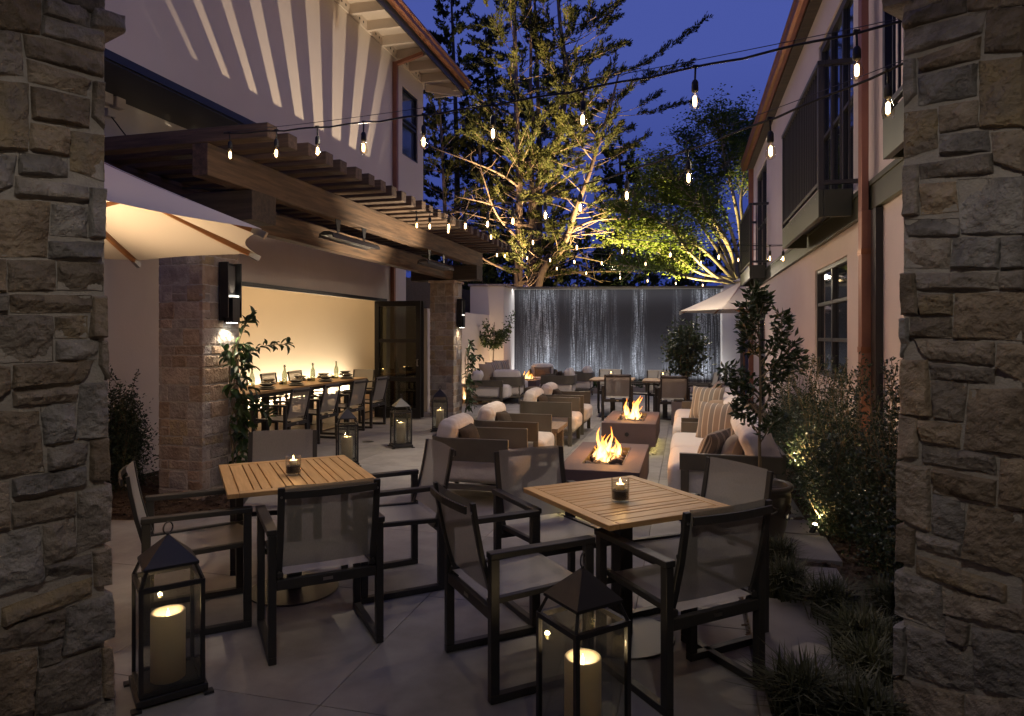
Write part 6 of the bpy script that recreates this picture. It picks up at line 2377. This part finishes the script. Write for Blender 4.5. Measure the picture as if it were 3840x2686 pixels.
m.tube([(0, 0, -.02), cz(1850, 1330), cz(1852, 1290), cz(1854, 1208)], [.020, .018, .014, .008], 7)
Bs, Ds = [], []
for a, b_, c in (((1850, 1310), (1830, 1280), (1800, 1252)), ((1850, 1300), (1880, 1270), (1920, 1185)), ((1851, 1285), (1830, 1250), (1822, 1215)), ((1852, 1290), (1890, 1250), (1908, 1235)), ((1852, 1265), (1870, 1250), (1880, 1255)), ((1850, 1310), (1862, 1280), (1850, 1240)), ((1851, 1300), (1870, 1290), (1900, 1262)), ((1850, 1305), (1820, 1285), (1810, 1275))):
    c_ = curve_pts([cz(*a), cz(*b_) + Vector((0, rr.uniform(-.2, .2), 0)), cz(*c) + Vector((0, rr.uniform(-.35, .35), 0))], 8)
    m.tube(c_, [.008 * (1 - .7 * i / len(c_)) for i in range(len(c_))], 5, cap=False)
    for i in range(3, len(c_)):
        for _ in range(9):
            Bs.append(tuple(c_[i] + Vector((rr.gauss(0, .05), rr.gauss(0, .05), rr.gauss(0, .05)))))
            Ds.append((rr.gauss(0, 1), rr.gauss(0, 1), rr.gauss(0, .8)))
m.build('trunk', M['bark_grey'], t, smooth=True)
leaf_mesh('crown', M['lime_leaf'], Bs, Ds, .085, .045, t)


# grasses in the bed
def grass(px, py, h, w, n, label, seed):
    rr = random.Random(seed)
    p = on_z(px, py)
    m = MB()
    for _ in range(n):
        a = rr.uniform(0, 2 * pi)
        q = rr.random() ** .6
        b_ = Vector((rr.gauss(0, w * .16), rr.gauss(0, w * .16), 0))
        d = Vector((cos(a), sin(a), 0))
        L_ = h * rr.uniform(.65, 1.15)
        out = w * q * rr.uniform(.7, 1.1)
        p1 = b_ + d * out * .35 + Vector((0, 0, L_ * .60))
        p2 = b_ + d * out * 1.0 + Vector((0, 0, L_ * (1.0 - .35 * q)))
        s = Vector((-sin(a), cos(a), 0)) * rr.uniform(.0036, .0066)
        m.add([b_ - s, b_ + s, p1 + s * .9, p1 - s * .9, p2], [(0, 1, 2, 3), (3, 2, 4)])
    o = m.build('grass_clump', M['blade'], None, loc=(p.x, p.y, .0))
    return tag(o, label, 'grass', 'ornamental grass clumps in the bed')


gl = [(2925, 2135, .22, .16, 420, 'small grass clump beside the big glazed pot'), (2945, 2262, .27, .20, 520, 'grass clump right behind the nearest chair of the second table'), (3125, 2350, .27, .20, 520, 'grass clump just beyond the far corner of the stepping stone'), (3235, 2490, .27, .21, 560, 'grass clump beside the stepping stone, towards the rough pier'),
      (3270, 2620, .26, .20, 520, 'grass clump close to the rough pier with straw coloured tips'), (3015, 2730, .27, .21, 620, 'front grass clump spilling over the near edge of the stepping stone'), (3240, 2800, .26, .22, 560, 'grass clump at the very bottom beside the rough pier'), (3330, 2540, .24, .17, 360, 'grass clump half hidden behind the foot of the rough pier'), (3330, 2330, .24, .17, 360, 'dim grass clump under the dark shrub')]
for k, (px, py, h, w, n, lab) in enumerate(gl):
    grass(px, py, h * 1.12, w * 1.3, n, lab, 200 + k)


# garden spike lights
def spike(u, v, z, label, power, tgt):
    p = uv(u, v)
    t = thing('spike_light', label, 'garden light', (p.x, p.y, 0), 0, 'small garden spike lights')
    MB().cyl((0, 0, 0), .006, z - .03, 8).build('spike', M['black_metal'], t)
    d = (Vector(tgt) - Vector((p.x, p.y, z))).normalized()
    m = MB().tube([Vector((0, 0, z)) - d * .05, Vector((0, 0, z)) + d * .03], .022, 12)
    m.build('lamp_head', M['black_metal'], t)
    MB().lathe([(0, 0), (.016, .004), (.018, .010), (0, .018)], 10, tuple(Vector((0, 0, z)) + d * .032)).build('lens', emit_mat('spike_lens', (1, .80, .50), 60), t, smooth=True)
    spot(Vector((p.x, p.y, z)) + d * .06, tgt, power, 90, 'warm', .02, .6, 'spike_light_beam')
    return t


spike(5.70, .98, .07, 'tiny bright garden light at the foot of the shrub beside the flagstones', 22, uv(5.9, 1.35, .9))
p = at_y(2932, 1767, 5.95)
u_, v_ = to_uv(p)
spike(u_, v_, p.z, 'tiny starlike garden light on a tall spike just behind the big glazed pot', 30, uv(u_ + .5, 1.4, .9))
for u_, lab, e_ in ((5.2, 'between the copper downspout and the wall', 18), (6.25, 'glimmering through the leaves in the middle of the shrubs', 30), (7.3, 'deep behind the shrubs under the big window', 26), (9.0, 'behind the second sofa', 18)):
    spike(u_, 1.50, .12, 'garden light at the rose wall, ' + lab, e_ * 3.6, uv(u_ - .1, 1.48, 1.9))
# ---------------------------------------------------------------- lamps of the place and added fill lights
# room: floor-level wall washers
strip(uv(13.8, -8.60, .07), uv(13.8, -8.74, 1.2), 230, 4.6, .05, 'neutral', 'wall_washer_light', xdir=DU)
strip(uv(10.3, -7.3, 2.70), uv(10.3, -7.3, 0), 30, 3.0, .5, 'warm', 'room_ceiling_light', xdir=DU)
# white corner: washers at the foot of the low wall and the block
strip(uv(15.9, -5.05, .10), uv(15.9, -5.14, 1.0), 42, 2.6, .04, 'warm', 'corner_washer_light', xdir=DU)
p = at_y(1830, HY, 18.2)
strip((p.x, p.y, .10), (p.x, p.y + .12, 1.2), 30, .9, .04, 'warm', 'corner_washer_light', xdir=(1, 0, 0))
# water wall: cool basin light grazing up the whole width, and a slim one under the coping
n_ = Vector((Wd.y, -Wd.x, 0)).normalized()
mid = pL.lerp(pR_, .5)
bl_ = strip((mid.x + n_.x * .46, mid.y + n_.y * .46, wz0 - .03), (mid.x, mid.y, wz0 + 2.2), 88, wl_len * .96, .05, 'cool', 'basin_light', xdir=Wd)
bl_.data.spread = radians(125)
strip((mid.x + n_.x * .30, mid.y + n_.y * .30, wz1 - .02), (mid.x - n_.x * .1, mid.y - n_.y * .1, wz0 + .4), 30, wl_len * .96, .04, 'cool', 'coping_light', xdir=Wd)
# trees: ground uplights behind the wall
G = Vector((0, 0, -1.35))
spot(at_y(1890, 1258, 20.3) + G, tp(1960, 60), 17000, 35, 'warm', .05, 1.0, 'tree_uplight')
spot(at_y(1740, 1258, 20.6) + G, tp(1850, 420), 3000, 54, 'warm', .05, 1.0, 'tree_uplight')
spot(at_y(2060, 1258, 20.2) + G, tp(2060, 500), 700, 100, 'warm', .05, 1.0, 'tree_uplight')
spot(at_y(2240, 1258, 20.3) + G, tp(2190, 130), 16000, 36, 'warm', .05, 1.0, 'tree_uplight')
spot(at_y(2400, 1258, 20.3) + G, at_y(2440, 760, 20.5), 9000, 88, 'olive', .05, .8, 'maple_uplight')
spot(at_y(2690, 1258, 19.8) + G, at_y(2690, 700, 20.8), 700, 85, 'olive', .05, .8, 'maple_uplight')
spot(at_y(2500, 1258, 19.95) + G, at_y(2600, 520, 20.8), 5500, 46, 'olive', .05, 1.0, 'maple_uplight')
# spots and fill points added near the strings for the tables, lounge and terrace
fl0 = Vector((-.25, 4.35, 3.12))
spot(fl0, (-1.35, 4.2, .74), 75, 34, 'neutral', .03, .5, 'festoon_fill')
spot(fl0, (.62, 3.55, .74), 72, 34, 'neutral', .03, .5, 'festoon_fill')
spot(fl0, (-.3, 4.2, 0), 7, 130, 'neutral', .03, .6, 'festoon_fill')
spot(uv(8.4, -3.2, 3.1), uv(8.3, -3.2, 0), 130, 76, 'neutral', .05, .7, 'festoon_fill')
spot(uv(8.4, -1.0, 3.1), uv(8.3, -.9, 0), 210, 112, 'neutral', .05, .7, 'festoon_fill')
spot(uv(12.8, -2.2, 3.1), uv(12.8, -2.2, 0), 185, 120, 'neutral', .05, .7, 'festoon_fill')
spot(uv(13.4, .2, 3.1), uv(13.4, .2, 0), 140, 115, 'neutral', .05, .7, 'festoon_fill')
for u_, v_, z_, e_ in ((7.2, -.4, 3.2, 30), (9.4, -.5, 3.1, 17), (12.2, -.9, 3.1, 20), (15.4, -1.6, 3.1, 55), (16.2, .3, 2.9, 40)):
    point(uv(u_, v_, z_), e_, 'neutral', .04, 'festoon_fill')
point(at_y(1364, 527, 5.0), 20, 'neutral', .03, 'festoon_fill')
point(at_y(2800, 560, 4.6), 16, 'neutral', .03, 'festoon_fill')
# flood through the rafters onto the upper wall
spot(uv(8.9, -2.35, 1.4), uv(8.15, -5.1, 5.55), 900, 66, 'neutral', .012, .6, 'rafter_flood')
# lamp under the near parasol
spot((-3.27, 4.08, 1.75), (-2.9, 4.3, 2.9), 260, 140, 'warm', .06, .5, 'parasol_lamp')
p = at_y(2790, HY, 16.6)
point((p.x, p.y, 1.9), 18, 'warm', .06, 'parasol_lamp')
# unseen fill spots added to light the two piers
spot((-.40, .55, 3.1), (-1.62, 2.45, 1.25), 44, 78, 'pier_white', .03, 1.0, 'pier_fill_light')
spot((.40, .55, 3.1), (1.56, 2.45, 1.25), 44, 78, 'pier_white', .03, 1.0, 'pier_fill_light')
